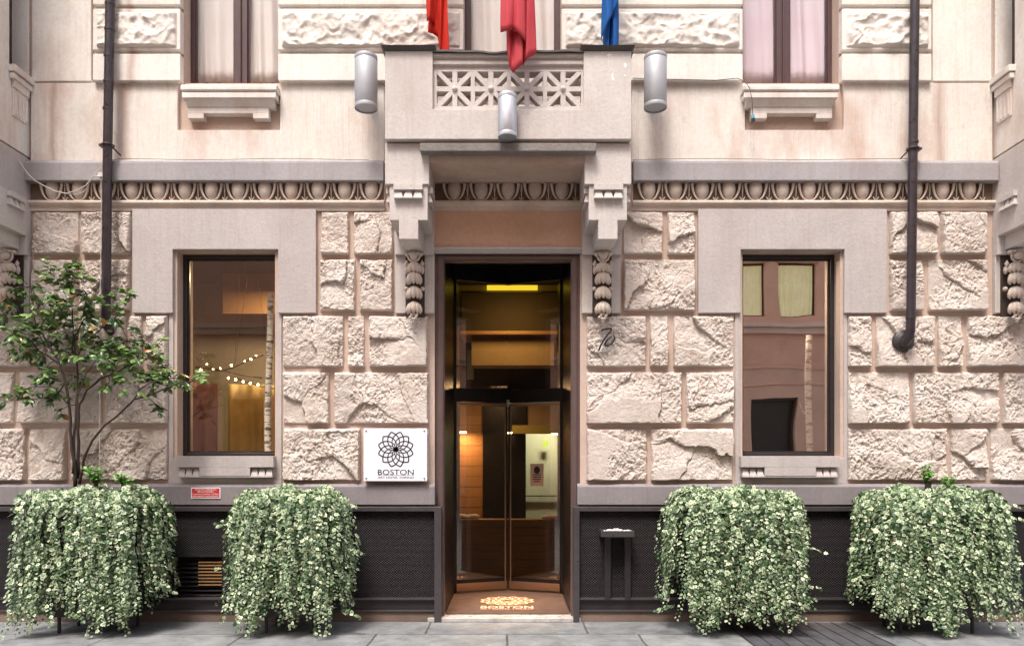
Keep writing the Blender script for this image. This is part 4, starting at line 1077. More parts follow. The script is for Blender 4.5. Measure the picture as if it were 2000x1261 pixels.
# ------------------------------------------------------------------ lettering helpers
def text_mesh(txt, w, h, loc, parent, mat, name='lettering', depth=.002, rot=None, bold=0.0):
    cu = bpy.data.curves.new('t', 'FONT'); cu.body = txt; cu.size = 1; cu.extrude = 0.0; cu.offset = bold; cu.resolution_u = 4
    o = bpy.data.objects.new('t', cu); col.objects.link(o)
    dg = bpy.context.evaluated_depsgraph_get(); me = bpy.data.meshes.new_from_object(o.evaluated_get(dg))
    bpy.data.objects.remove(o)
    a = np.empty(len(me.vertices)*3); me.vertices.foreach_get('co', a); a = a.reshape(-1, 3)
    mn = a.min(0); mx = a.max(0); sx = w/(mx[0]-mn[0]); sz = h/(mx[1]-mn[1])
    m = MB()
    m.v = []
    for q in a:
        lx, lz = (q[0]-(mn[0]+mx[0])/2)*sx, (q[1]-(mn[1]+mx[1])/2)*sz
        m.v.append((loc[0]+lx, loc[1], loc[2]+lz) if rot is None else (loc[0]+lx, loc[1]+lz, loc[2]))
    m.f = [tuple(p.vertices) for p in me.polygons]
    bpy.data.meshes.remove(me)
    return part(m, name, mat, parent)
def rosette(mb, c, Rr, lw, flat=False, sq=1.0):
    def P(r, th): 
        return (c[0]+r*math.cos(th), c[1], c[2]+r*math.sin(th)) if not flat else (c[0]+r*math.cos(th), c[1]+r*math.sin(th)*sq, c[2])
    g = lambda q: 1.65*math.asin(q*.7)
    steps = 26
    for i in range(12):
        tip = R(15+30*i)
        for sg in (-1, 1):
            L_, Rt = [], []
            pts = []
            for k in range(steps+1):
                q = k/steps; th = tip + sg*(g(q) - g(1)); pts.append((q*Rr*math.cos(th), q*Rr*math.sin(th)))
            for k in range(steps+1):
                a = pts[max(0, k-1)]; b = pts[min(steps, k+1)]; tx, tz = b[0]-a[0], b[1]-a[1]; l = math.hypot(tx, tz) or 1
                w_ = lw*(.6+.4*k/steps); nx_, nz_ = -tz/l*w_/2, tx/l*w_/2
                for s2 in (1, -1):
                    x, z = pts[k][0]+s2*nx_, pts[k][1]+s2*nz_
                    mb.v.append((c[0]+x, c[1], c[2]+z) if not flat else (c[0]+x, c[1]+z*sq, c[2]))
            o = len(mb.v)-2*(steps+1)
            for k in range(steps): mb.f.append((o+2*k, o+2*k+1, o+2*k+3, o+2*k+2))
    return mb

# hotel sign board
ds = .13
sx0, sx1, sz0, sz1 = X(710, ds), X(834, ds), Z(939, ds), Z(836, ds)
sg_ = empty('hotel_sign', ((sx0+sx1)/2, -ds, sz0), 'white square sign board with black rosette and BOSTON lettering beside the door', 'sign')
part(MB().box(sx0, sx1, -ds, -ds+.025, sz0, sz1), 'board', 'signwhite', sg_, bevel=.003)
m = MB()
for x in (sx0+.03, sx1-.03):
    for z in (sz0+.03, sz1-.03): m.tube([(x, -ds-.006, z), (x, -.0, z)], .008, 10)
part(m, 'standoff_bolt', 'darkmetal', sg_)
scx, scz = (X(773, ds)), Z(877, ds)
part(rosette(MB(), (scx, -ds-.0015, scz), .196, .0135), 'rosette_emblem', 'ink', sg_)
text_mesh('BOSTON', .395, .058, (scx, -ds-.0015, Z(921.5, ds)), sg_, 'ink', bold=.004)
text_mesh('ART HOTEL TORINO', .395, .022, (scx, -ds-.0015, Z(932, ds)), sg_, 'ink', bold=.006)
part(MB().box(scx-.197, scx+.197, -ds-.0015, -ds-.0005, Z(927.6, ds), Z(927.2, ds)), 'rule_line', 'ink', sg_)

# fire notice
dn = .09; nx0, nx1, nz0, nz1 = X(373, dn), X(430.5, dn), Z(973, dn), Z(951.5, dn)
fn = empty('fire_notice', ((nx0+nx1)/2, -dn, nz0), 'small red fire hose notice with white lettering on the grey plinth', 'notice')
part(MB().box(nx0, nx1, -dn, -.08, nz0, nz1), 'plate', 'white', fn, bevel=.001)
part(MB().box(nx0+.010, nx1-.010, -dn-.001, -dn, nz0+.010, nz1-.010), 'red_field', 'red', fn)
cx = (nx0+nx1)/2
for t_, w_, py, h_ in (('ATTACCO DI MANDATA', .24, 955.6, .018), ('PER AUTOPOMPA', .18, 959.8, .018), ('Pressione massima 1,2 Mpa', .285, 964.4, .019), ('RETE IDRANTI ANTINCENDIO', .285, 968.6, .017)):
    text_mesh(t_, w_, h_, (cx, -dn-.002, Z(py, dn)), fn, 'white', bold=.008)

# house number, iron script
hn = empty('house_number', (X(1185, .11), -.11, Z(685, .11)), 'slanted black iron house number 70 on the stone right of the door', 'house number')
k70 = lambda pts: [(X(1160+a/18.02, .115), -.128, Z(630+b/18.01, .115)) for a, b in pts]
part(MB().tube(k70([(262, 300), (290, 262), (400, 238), (500, 218), (590, 212), (618, 235), (600, 270), (540, 350), (460, 450), (380, 560), (300, 690), (240, 800), (200, 890), (168, 990)]), .0098, 8), 'digit', 'iron', hn, smooth=True)
part(MB().tube(k70([(640, 500), (590, 515), (520, 560), (450, 630), (400, 700), (382, 760), (400, 800), (450, 822), (530, 800), (610, 745), (680, 660), (720, 570), (715, 500), (675, 440)]), .0098, 8), 'digit', 'iron', hn, smooth=True)

# cables
cb = lambda pts, d: [(X(a, d), -d - (c_ if len(q) > 2 else 0), Z(b, d)) for q in pts for a, b, c_ in [(q + (0,))[:3]]]
wc = MB()
wc.tube(cb([(-10, 262), (14, 288), (28, 300), (42, 322), (55, 340), (68, 353), (90, 365), (110, 374), (130, 378), (150, 372), (168, 362), (176, 352), (182, 343), (196, 345)], .22), .0055, 8)
wc.tube(cb([(130, 378), (150, 380), (165, 374), (172, 362), (176, 352), (190, 334), (203, 318)], .21), .004, 6)
wc.tube(cb([(197, 345), (198, 400), (196, 560), (195, 800), (194, 930)], .20), .004, 6)
wc.box(X(193, .2), X(202, .2), -.22, -.17, Z(346, .2), Z(338, .2))
thing1(wc, 'loose_cable', 'cable', 'slack white cable looping across the moulding at the left corner', 'cable')
thing1(MB().tube([(X(220+ (1450-0)*0, .14), -.13, Z(312, .13))] + [(X(p, .13), -.13, Z(311+1.2*math.sin(p*.02), .13)) for p in range(240, 750, 30)], .003, 6), 'loose_cable', 'darkcable', 'thin dark cable lying along the left string course', 'cable')
thing1(MB().tube([(X(p, .13), -.13, Z(311+1.2*math.sin(p*.017), .13)) for p in range(1236, 1780, 30)], .003, 6), 'loose_cable', 'darkcable', 'thin dark cable lying along the right string course', 'cable')
dc = empty('dangling_cable', (X(1470, .2), -.2, Z(235, .2)), 'dangling grey cable with a blue plug at the upper right window sill', 'cable')
part(MB().tube([(X(a, dd), -dd, Z(b, dd)) for a, b, dd in ((1236, 153, .11), (1300, 155, .11), (1400, 157, .11), (1440, 153, .12), (1455, 159, .2), (1464, 172, .21), (1469, 195, .21), (1470, 226, .21))], .0045, 6), 'wire', 'darkcable', dc, smooth=True)
part(MB().tube([(X(1470, .21), -.21, Z(224, .21)), (X(1470.5, .21), -.21, Z(232, .21))], [.014, .02], 10), 'plug', 'blueplug', dc)
part(MB().tube([(X(1470.5, .21), -.21, Z(232, .21)), (X(1471, .21), -.21, Z(237, .21))], [.02, .022], 10), 'plug_tip', 'iron', dc)

# ashtray stand -----------------------------------------------------
da = .26
ax0, ax1 = X(1174, da), X(1239, da); az1 = Z(1036, da); az0 = Z(1048, da)
ash = empty('ashtray_stand', ((ax0+ax1)/2, -da+.12, 0), 'dark metal ashtray with white pebbles fixed to the mesh panel right of the door', 'ashtray')
m = slab([(ax0, ax1, az0, az1)], [], -da, -da+.22)
tr = MB(); w_ = .012
tr.box(ax0, ax1, -da, -da+w_, az0, az1); tr.box(ax0, ax1, -da+.22-w_, -da+.22, az0, az1); tr.box(ax0, ax0+w_, -da+w_, -da+.22-w_, az0, az1); tr.box(ax1-w_, ax1, -da+w_, -da+.22-w_, az0, az1); tr.box(ax0+w_, ax1-w_, -da+w_, -da+.22-w_, az0, az0+.012)
part(tr, 'tray', 'railmetal', ash, bevel=.002)
for a, b in ((1181, 1193), (1220, 1232)):
    part(MB().box(X(a, .1), X(b, .1), -.10, -.085, Z(1167, .1), az0), 'leg', 'darkmetal', ash, bevel=.002)
part(MB().box(X(1181, .1), X(1232, .1), -.22, -.085, az0-.012, az0), 'support_plate', 'darkmetal', ash)
pr_ = random.Random(4)
i = 0
pebble_xy = [(.04, .05, .024), (.09, .11, .028), (.14, .06, .03), (.165, .13, .033), (.21, .06, .027), (.235, .15, .026), (.27, .08, .024), (.31, .11, .025), (.33, .06, .022), (.12, .16, .026), (.19, .10, .036)]
for (dx, dy, r_) in pebble_xy:
    m = MB(); m.ball((0, 0, 0), r_*pr_.uniform(1, 1.3), r_, r_*.8, 10, 7)
    m.v = [(ax0+.005+dx*.98+v_[0]*(1+.2*math.sin(v_[1]*90)), -da+dy+.005+v_[1], az0+.035+r_*.5+v_[2]*(1+.15*math.cos(v_[0]*80))) for v_ in m.v]
    thing1(m, 'pebble', 'pebble', 'white pebble lying in the tray of the ashtray stand', 'pebble', 'white pebbles in the ashtray', smooth=True)
# two pebble heaps on the lobby counter
for (a, b) in ((880, 930), (1062, 1100)):
    for k in range(7):
        x = X(a + (b-a)*(k+.5)/7, -3.1); r_ = pr_.uniform(.04, .06)
        m = MB(); m.ball((x, 3.12+pr_.uniform(-.04, .04), zc_+r_*.6), r_*1.4, r_, r_*.75, 9, 6)
        thing1(m, 'pebble', 'pebble', 'white stone in the row on the %s end of the lobby counter' % ('left' if a < 1000 else 'right'), 'pebble', 'white stones on the lobby counter', smooth=True)

# door mat logo and poster
dm = empty('door_mat', (0, .9, .046), 'brown entrance mat with apricot rosette and BOSTON lettering', 'door mat')
part(MB().box(ix0d+.01, ix1d-.01, .12, 1.45, .0465, .056), 'pile', 'mat', dm, bevel=.003)
part(rosette(MB(), (-.06, .92, .0585), .33, .03, flat=True, sq=.86), 'rosette_emblem', 'matlogo', dm)
text_mesh('BOSTON', .62, .14, (-.06, .50, .0585), dm, 'matlogo', rot=1, bold=.01)
text_mesh('ART HOTEL TORINO', .62, .05, (-.06, .385, .0585), dm, 'matlogo', rot=1)
ps = empty('door_notice', (X(1049, -1.55), 1.52, Z(949, -1.5)), 'brown paper notice taped to the right door leaf', 'notice')
px0_, px1_ = X(1036, -1.55), X(1062, -1.52)
def vy(x): return yc + (ye-yc)*(x-cxd)/(ix1d-cxd) + .012
m = MB(); z0, z1 = Z(949, -1.55), Z(905, -1.55)
m.add([(px0_, vy(px0_), z0), (px1_, vy(px1_), z0), (px1_, vy(px1_), z1), (px0_, vy(px0_), z1), (px0_, vy(px0_)+.002, z0), (px1_, vy(px1_)+.002, z0), (px1_, vy(px1_)+.002, z1), (px0_, vy(px0_)+.002, z1)],
      [(0,1,2,3),(7,6,5,4),(0,4,5,1),(1,5,6,2),(2,6,7,3),(3,7,4,0)])
part(m, 'paper', 'poster', ps)
m = MB(); cxp = (px0_+px1_)/2; w = px1_-px0_
for k in range(4):
    z = z0 + .055 + k*.030
    hw_ = w*(.30 if k else .22); a, b = cxp-hw_, cxp+hw_
    m.add([(a, vy(a)-.002, z), (b, vy(b)-.002, z), (b, vy(b)-.002, z+.012), (a, vy(a)-.002, z+.012)], [(0, 1, 2, 3)])
n = 20; o = len(m.v); zz = z1-.085
for k in range(n): 
    a = 2*PI*k/n; x = cxp+.04*math.cos(a); m.v.append((x, vy(x)-.002, zz+.05*math.sin(a)))
m.f.append(tuple(range(o, o+n)))
part(m, 'print', 'ink', ps)

# ------------------------------------------------------------------ foliage
def leaf_template(kind):
    if kind == 'ivy':
        pts = [(0, -.05), (.22, .02), (.50, .12), (.34, .38), (.44, .62), (.22, .66), (0, 1.0), (-.22, .66), (-.44, .62), (-.34, .38), (-.50, .12), (-.22, .02)]
        c = (0, .35)
    else:
        pts = [(0, 0), (.18, .12), (.29, .35), (.27, .6), (.14, .85), (0, 1.0), (-.14, .85), (-.27, .6), (-.29, .35), (-.18, .12)]
        c = (0, .45)
    return np.array(pts), np.array(c)
def leaf_mesh(name, P, T, Nn, S, kind, mat, parent):
    """P positions, T tip directions, Nn normals, S sizes"""
    pts, c = leaf_template(kind); n = len(pts); K = len(P)
    T = T/np.linalg.norm(T, axis=1, keepdims=True)
    B = np.cross(T, Nn); B = B/np.maximum(1e-6, np.linalg.norm(B, axis=1, keepdims=True)); Nn = np.cross(B, T)
    u = np.concatenate([pts[:, 0], [c[0]]]); v = np.concatenate([pts[:, 1], [c[1]]])
    lift = np.concatenate([-.10*np.abs(pts[:, 0])*2 - .16*(pts[:, 1]**2), [.06]])
    V = P[:, None, :] + S[:, None, None]*(u[None, :, None]*B[:, None, :] + v[None, :, None]*T[:, None, :] + lift[None, :, None]*Nn[:, None, :])
    V = V.reshape(-1, 3) - np.array(WLOC[parent])
    base = (np.arange(K)*(n+1))[:, None, None]
    tri = np.array([[n, i, (i+1) % n] for i in range(n)])[None]
    Fc = (base + tri).reshape(-1, 3)
    me = bpy.data.meshes.new(name); me.vertices.add(len(V)); me.vertices.foreach_set('co', V.ravel())
    me.loops.add(Fc.size); me.loops.foreach_set('vertex_index', Fc.ravel().astype(np.int32))
    me.polygons.add(len(Fc)); me.polygons.foreach_set('loop_start', np.arange(0, Fc.size, 3, dtype=np.int32)); me.polygons.foreach_set('loop_total', np.full(len(Fc), 3, dtype=np.int32))
    me.update(calc_edges=True)
    uv = me.uv_layers.new(name='UVMap')
    rv = nr.rand(K); U = np.zeros((Fc.size, 2))
    isc = (Fc.ravel() % (n+1)) == n
    U[:, 0] = np.where(isc, 0.0, 1.0); U[:, 1] = rv[Fc.ravel()//(n+1)]
    uv.data.foreach_set('uv', U.ravel())
    me.materials.append(M[mat]); me.validate()
    me.polygons.foreach_set('use_smooth', [True]*len(me.polygons))
    o = bpy.data.objects.new(name, me); col.objects.link(o); o.parent = parent; WLOC[o] = WLOC[parent]
    return o

def ivy_planter(x0, x1, seed, label_pl, label_ivy, notch=None, topz=1.50):
    r_ = np.random.RandomState(seed)
    tx0, tx1 = x0+.27, x1-.27; ty0, ty1 = -.66, -.24; tz0, tz1 = .17, 1.34
    pl = empty('planter', ((tx0+tx1)/2, (ty0+ty1)/2, 0), label_pl, 'planter', 'planters along the wall')
    t = MB(); w = .015
    t.box(tx0, tx1, ty0, ty0+w, tz0, tz1); t.box(tx0, tx1, ty1-w, ty1, tz0, tz1); t.box(tx0, tx0+w, ty0+w, ty1-w, tz0, tz1); t.box(tx1-w, tx1, ty0+w, ty1-w, tz0, tz1); t.box(tx0+w, tx1-w, ty0+w, ty1-w, tz0, tz0+w)
    part(t, 'trough', 'trough', pl, bevel=.003)
    part(MB().box(tx0+w, tx1-w, ty0+w, ty1-w, tz1-.06, tz1-.03), 'soil', 'soil', pl)
    for x in (tx0+.10, tx1-.12):
        for y in (ty0+.02, ty1-.05): part(MB().box(x, x+.025, y, y+.025, 0, tz0), 'leg', 'trough', pl)
    iv = empty('ivy_plant', ((tx0+tx1)/2, (ty0+ty1)/2, 1.3), label_ivy, 'ivy')
    P, T, Nn, S = [], [], [], []
    stems = MB()
    W = x1-x0; cx = (x0+x1)/2
    def strand(sx, sy, nx, ny, length, out, spread, keep=False):
        # start at rim, arch out, then hang
        p = np.array([sx, sy, tz1-.02 + r_.uniform(0, .14)]); outd = np.array([nx, ny, 0.0])
        step = .0205; k = int(length/step); ph = r_.uniform(0, 6); side = 1; pts = [p.copy()]
        off = r_.choice((-.02, 0, .03, .06, .10)); lsc = r_.uniform(.78, 1.18)
        for i in range(k):
            s = i*step
            arch = math.exp(-s/ .09)
            dirv = outd*(arch*1.4 + .02) + np.array([0, 0, .75*arch-1.0*(1-arch)]) + np.array([spread*.16*(1-arch), 0, 0])
            dirv += np.array([.18*math.sin(s*7+ph), .12*math.sin(s*9+ph*2), 0])
            tip = max(0, (i-(k-9))/9.0)
            dirv += np.array([spread*.5*tip, -.3*tip, .15*tip])
            dirv /= np.linalg.norm(dirv); p = p + dirv*step
            if p[2] < .03: break
            pts.append(p.copy())
            sz = r_.uniform(.031, .060)*(1-.35*i/k)*lsc
            if r_.rand() < .06: sz *= 1.4
            side = -side
            b = np.cross(dirv, outd); bl_ = np.linalg.norm(b); b = b/bl_ if bl_ > .05 else np.array([1., 0, 0])
            tipd = np.array([0, 0, -.75]) + b*side*.75 + outd*r_.uniform(.1, .7) + r_.normal(0, .28, 3)
            nrm = outd*.8 + np.array([0, 0, .75]) + r_.normal(0, .33, 3)
            P.append(p + outd*(r_.uniform(-.008, .026) + off*min(1, s/.12)) + b*side*.012); T.append(tipd); Nn.append(nrm); S.append(sz)
        if r_.rand() < .25 and len(pts) > 8:
            stems.tube([tuple(q) for q in pts[::4]], .003, 4)
    # three sides of hanging strands in clumps: tufts give uneven outline and dark clefts
    clump = lambda t: .5+.5*math.sin(t*9.5+seed)+.35*math.sin(t*23+seed*2)
    nf = 145
    for i in range(nf):
        t = r_.rand(); sx = tx0-.05 + t*(tx1-tx0+.10); c = clump(sx)
        if c < .3 and r_.rand() < .6 and tx0+.15 < sx < tx1-.15: continue
        ln = r_.uniform(.84, 1.22) + .32*max(0, c-.3)*r_.rand()
        spread = (sx-cx)/(W/2)
        strand(sx, ty0-r_.uniform(0, .03), spread*.35, -1.0*r_.uniform(.5, 1.1), ln + .16, 0, spread*.6)
    for i in range(64):
        sgn = 1 if i % 2 else -1; sy = r_.uniform(ty0, ty1); sx = tx1 if sgn > 0 else tx0
        strand(sx, sy, sgn*r_.uniform(.6, 1.05), -.25, r_.uniform(.7, 1.3), 0, sgn*r_.uniform(.0, .7))
    # stray shoots
    for i in range(7):
        sgn = r_.choice((-1, 1)); z = r_.uniform(.25, 1.4); p = np.array([cx+sgn*(W/2-.06), r_.uniform(ty0-.1, ty0+.1), z])
        for k in range(int(r_.uniform(5, 11))):
            dv = np.array([sgn*.9, -.15, -.15-.05*k*r_.rand()]); p = p + dv/np.linalg.norm(dv)*.024
            P.append(p.copy()); T.append(np.array([sgn*.5, 0, -.4]) + r_.normal(0, .4, 3)); Nn.append(np.array([0, -.8, .7]) + r_.normal(0, .25, 3)); S.append(r_.uniform(.03, .045))
    # mound on top
    nm = 1900
    for i in range(nm):
        x = r_.uniform(tx0-.16, tx1+.16); y = r_.uniform(ty0-.14, ty1+.05)
        ex = min(x-(tx0-.18), (tx1+.18)-x)/.22; ey = (y-(ty0-.16))/.2; e = min(1, max(0, ex))*min(1, max(0, ey))
        hgt = (topz-1.33)*(math.sqrt(max(0, e))) + .035*math.sin(x*13+seed)+.02*math.sin(x*31)
        if notch is not None and abs(x-notch) < .16: hgt -= .09*(1-abs(x-notch)/.16)
        P.append(np.array([x, y, 1.32+hgt*r_.uniform(.55, 1.0)])); T.append(np.array([r_.normal(), -.7+r_.normal()*.6, -.3+r_.normal()*.3])); Nn.append(np.array([0, -.55, .9]) + r_.normal(0, .35, 3)); S.append(r_.uniform(.032, .052))
    leaf_mesh('foliage', np.array(P), np.array(T), np.array(Nn), np.array(S), 'ivy', 'ivy', iv)
    part(stems, 'vine_stem', 'ivystem', iv)
    return iv
dv = .80
pls = [(22, 292, 3, 'dark steel planter under the small tree, at the far left', 'pale green variegated ivy trailing round the small leafy tree', None),
       (436, 672, 8, 'dark steel planter between the air vent and the hotel sign', 'pale green variegated ivy trailing below the hotel sign', None),
       (1314, 1588, 14, 'dark steel planter between the ashtray stand and the right window', 'pale green variegated ivy trailing below the right window with nothing growing out of it', None),
       (1702, 1992, 23, 'dark steel planter under the right downpipe', 'pale green variegated ivy trailing around a cut stump at the right end', X(1813, .5))]
for a, b, s_, l1, l2, nt_ in pls:
    ivy_planter(X(a, dv), X(b, dv), s_, l1, l2, nt_)

# camellia tree in the first planter
cam = empty('camellia_tree', (X(150, .45), -.45, 1.3), 'small glossy leaved tree with thin dark stems in the far left planter', 'tree')
tb = MB(); dcm = .45
def bp(pts, d0, d1):
    n = len(pts); return [Vector((X(a, d0+(d1-d0)*i/(n-1)), -(d0+(d1-d0)*i/(n-1)), Z(b, d0+(d1-d0)*i/(n-1)))) for i, (a, b) in enumerate(pts)]
branches = [
 (bp([(148, 950), (146, 900), (139, 860), (136, 800), (128, 745), (118, 712), (95, 695), (75, 685), (60, 665)], .45, .55), .020),
 (bp([(143, 925), (145, 860), (148, 810), (150, 770), (151, 735), (150, 700), (144, 665), (143, 640)], .47, .35), .016),
 (bp([(152, 935), (153, 880), (153, 830), (155, 790), (170, 760), (195, 740), (225, 728), (260, 710), (290, 700)], .42, .6), .018),
 (bp([(156, 945), (163, 900), (180, 860), (205, 830), (240, 802), (262, 780), (300, 768), (340, 752), (375, 745)], .45, .75), .015),
 (bp([(152, 800), (152, 770), (165, 735), (180, 712), (192, 700), (215, 690)], .45, .35), .009),
 (bp([(143, 700), (140, 670), (150, 650), (160, 630), (172, 615), (178, 600)], .38, .35), .010),
 (bp([(118, 712), (105, 690), (88, 660), (72, 640), (66, 610), (62, 575), (58, 545)], .5, .5), .010),
 (bp([(128, 745), (112, 770), (95, 775), (60, 780), (20, 782)], .5, .6), .007),
 (bp([(134, 790), (110, 765), (98, 755), (60, 755), (20, 775)], .5, .65), .006),
 (bp([(150, 700), (165, 670), (200, 640), (225, 620), (250, 590), (262, 580)], .4, .5), .008),
 (bp([(262, 780), (275, 760), (300, 742), (320, 738)], .6, .5), .006),
 (bp([(143, 640), (140, 600), (138, 560), (146, 525)], .35, .4), .007),
]
for pts, r0 in branches:
    n = len(pts); sm = []
    for i in range(n-1):
        for k in range(3): sm.append(pts[i].lerp(pts[i+1], k/3) + Vector((rng.uniform(-.006, .006), rng.uniform(-.006, .006), 0)))
    sm.append(pts[-1]); tb.tube(sm, [r0*(1-.7*i/len(sm)) for i in range(len(sm))], 8)
clusters = [(60, 560, 42, 30), (110, 545, 48, 40), (160, 560, 46, 40), (25, 600, 46, 36), (80, 600, 50, 46), (140, 595, 52, 56), (190, 590, 40, 34), (250, 580, 24, 14), (215, 610, 34, 22),
            (20, 650, 38, 34), (65, 650, 44, 40), (120, 640, 40, 40), (170, 640, 34, 26), (45, 685, 40, 34), (95, 680, 44, 44), (140, 690, 30, 20), (205, 670, 36, 34), (250, 665, 40, 38), (290, 670, 28, 16), (235, 700, 46, 54),
            (280, 705, 40, 48), (195, 700, 34, 30), (305, 720, 22, 22), (25, 775, 30, 18), (60, 765, 34, 26), (95, 750, 32, 32), (110, 780, 26, 18), (145, 740, 24, 20), (85, 725, 32, 24), (215, 745, 26, 16), (260, 752, 34, 30), (300, 745, 34, 34),
            (335, 738, 26, 20), (370, 745, 26, 14), (390, 735, 14, 7), (310, 795, 16, 10), (145, 525, 16, 8), (120, 800, 12, 6), (12, 570, 22, 8), (210, 640, 30, 18), (270, 640, 16, 5), (320, 660, 10, 4)]
allp = [q for pts, _ in branches for i in range(len(pts)-1) for q in (pts[i], pts[i].lerp(pts[i+1], .5))] + [pts[-1] for pts, _ in branches]
P, T, Nn, S = [], [], [], []
cr_ = random.Random(21)
for (px, py, rad, cnt) in clusters:
    dd = .45 + cr_.uniform(-.22, .28); c = Vector((X(px, dd), -dd, Z(py, dd))); Rr = rad*.0054
    near = min(allp, key=lambda q: (q-c).length)
    mid = near.lerp(c, .5) + Vector((0, 0, .02))
    tb.tube([near, mid, c], [.005, .004, .003], 6)
    left = int(cnt*1.55)
    while left > 0:
        a = cr_.uniform(0, 2*PI); e = c + Vector((Rr*math.cos(a)*cr_.uniform(.3, 1.05), Rr*.9*math.sin(a)*cr_.uniform(.3, 1), Rr*cr_.uniform(-.75, .85)))
        s0 = c.lerp(e, .15); tb.tube([s0, s0.lerp(e, .5)+Vector((0, 0, .01)), e], [.0028, .0022, .0012], 4)
        dr_ = (e-s0).normalized(); k = min(left, cr_.randint(4, 7)); left -= k
        for i in range(k):
            q = s0.lerp(e, .3+.7*(i+1)/k); sd_ = dr_.cross(Vector((0, 0, 1))); sd_ = sd_.normalized() if sd_.length > .01 else Vector((1, 0, 0))
            sgn = 1 if i % 2 else -1
            t = dr_*.6 + sd_*sgn*.8 + Vector((cr_.gauss(0, .3), cr_.gauss(0, .3)-.1, -.35+cr_.gauss(0, .3)))
            P.append(q); T.append(t); Nn.append(Vector((cr_.gauss(0, .4), -.35+cr_.gauss(0, .35), .85))); S.append(cr_.uniform(.062, .10))
leaf_mesh('leaves', np.array([tuple(p) for p in P]), np.array([tuple(p) for p in T]), np.array([tuple(p) for p in Nn]), np.array(S), 'oval', 'camellia', cam)
part(tb, 'stems', 'bark', cam, smooth=True)

# fresh sprigs
def sprig(cx_, cy_, d, hgt, wid, n, label, seed, name='seedling'):
    r_ = random.Random(seed); x, z = X(cx_, d), Z(cy_, d); root = empty(name, (x, -d, z), label, 'seedling')
    st_ = MB(); P, T, Nn, S = [], [], [], []
    for i in range(n):
        a = r_.uniform(0, 2*PI); e = Vector((x+wid*math.cos(a)*r_.random(), -d+wid*.6*math.sin(a)*r_.random(), z+hgt*r_.uniform(.5, 1)))
        b = Vector((x+.2*(e.x-x), -d, z)); st_.tube([b, b.lerp(e, .5)+Vector((0, 0, .02)), e], [.004, .003, .0015], 5)
        for k in range(9):
            q = b.lerp(e, .25+.75*(k+1)/9)
            P.append(tuple(q)); T.append((r_.gauss(0, 1), r_.gauss(0, 1)-.2, r_.uniform(-.1, .7))); Nn.append((r_.gauss(0, .3), -.5, .9)); S.append(r_.uniform(.03, .05))
    leaf_mesh('leaves', np.array(P), np.array(T), np.array(Nn), np.array(S), 'oval', 'sprig', root); part(st_, 'stems', 'ivystem', root)
sprig(190, 948, .5, .20, .16, 16, 'bright green seedling growing beside the tree stems', 3)
sprig(240, 950, .55, .15, .10, 12, 'bright green seedling right of the tree stems, near the planter edge', 5)
sprig(1808, 945, .5, .21, .10, 14, 'bright green shoots sprouting from the cut stump', 9)
sprig(1850, 952, .5, .13, .08, 8, 'low pale green seedling right of the cut stump', 12)
thing1(MB().tube([(X(1812, .5), -.5, 1.28), (X(1812, .5), -.5, 1.45), (X(1813, .5), -.5, 1.56)], [.036, .033, .031], 12), 'tree_stump', 'bark', 'short cut stump standing in the right end planter', 'stump')

# ------------------------------------------------------------------ ground and street
g = MB().box(-60, 60, -60, 30, -.5, 0.0); 
thing1(g, 'pavement', 'pave', 'grey stone slab pavement in front of the hotel', 'pavement', kind='structure')
gr = empty('drain_grating', (3.2, -.75, 0), 'dark steel grating let into the pavement between the two right planters', 'grating')
gx0, gx1, gy0, gy1 = 2.33, 3.68, -1.35, -.12
part(slab([(gx0, gx1, 0, 1)], [], 0, 1) and MB().box(gx0, gx1, gy0, gy1, .001, .006), 'plate', 'gratemetal', gr)
b = MB(); n = 8
for i in range(n+1):
    x = gx0 + (gx1-gx0)*i/n; b.box(x-.008, x+.008, gy0, gy1, .006, .010)
b.box(gx0, gx1, gy0-.02, gy0, .001, .010)
part(b, 'bar', 'railmetal', gr, bevel=.002)

# opposite street front (seen mirrored in the glass, lights the hotel front)
opp = empty('facing_building', (0, -14, 0), 'salmon plastered building across the street, seen mirrored in the windows', 'building')
OY = -14.0; oh = 15.5
cuts = []; wins = []
for k in range(-9, 10):
    cx = k*1.45-.12
    if -10.2 < cx < -6.6: continue
    for z0, z1 in ((6.15, 7.8), (9.0, 10.6), (12.0, 13.6)): cuts.append((cx-.5, cx+.5, z0, z1)); wins.append((cx-.5, cx+.5, z0, z1))
for k in range(-4, 5):
    cx = k*3.2+1.5; cuts.append((cx-.62, cx+.62, .1, 3.7)); wins.append((cx-.62, cx+.62, .1, 3.7))
part(slab([(-22, 22, 4.75, oh)], [c for c in cuts if c[2] > 5], OY-.4, OY), 'wall', 'opp', opp)
part(slab([(-22, 22, 0, 4.75)], [c for c in cuts if c[2] < 5], OY-.4, OY-.01), 'ground_floor_wall', 'oppbase', opp)
m = MB(); m.box(-22, 22, OY, OY+.14, 5.62, 5.80); m.box(-22, 22, OY, OY+.25, 5.80, 5.92); m.box(-22, 22, OY, OY+.35, oh-.4, oh)
part(m, 'cornice', 'opptrim', opp)
m = MB()
for z in (4.1, 4.62): m.box(-22, 22, OY-.0095, OY+.02, z, z+.05)
part(m, 'groove_line', 'opp', opp)
part(MB().box(-22, 22, OY-6, OY-5.8, 0, oh), 'rear_wall', 'darkroom', opp)
part(MB().box(-22, 22, OY-6, OY-.4, oh, oh+.2), 'roof', 'lead', opp)
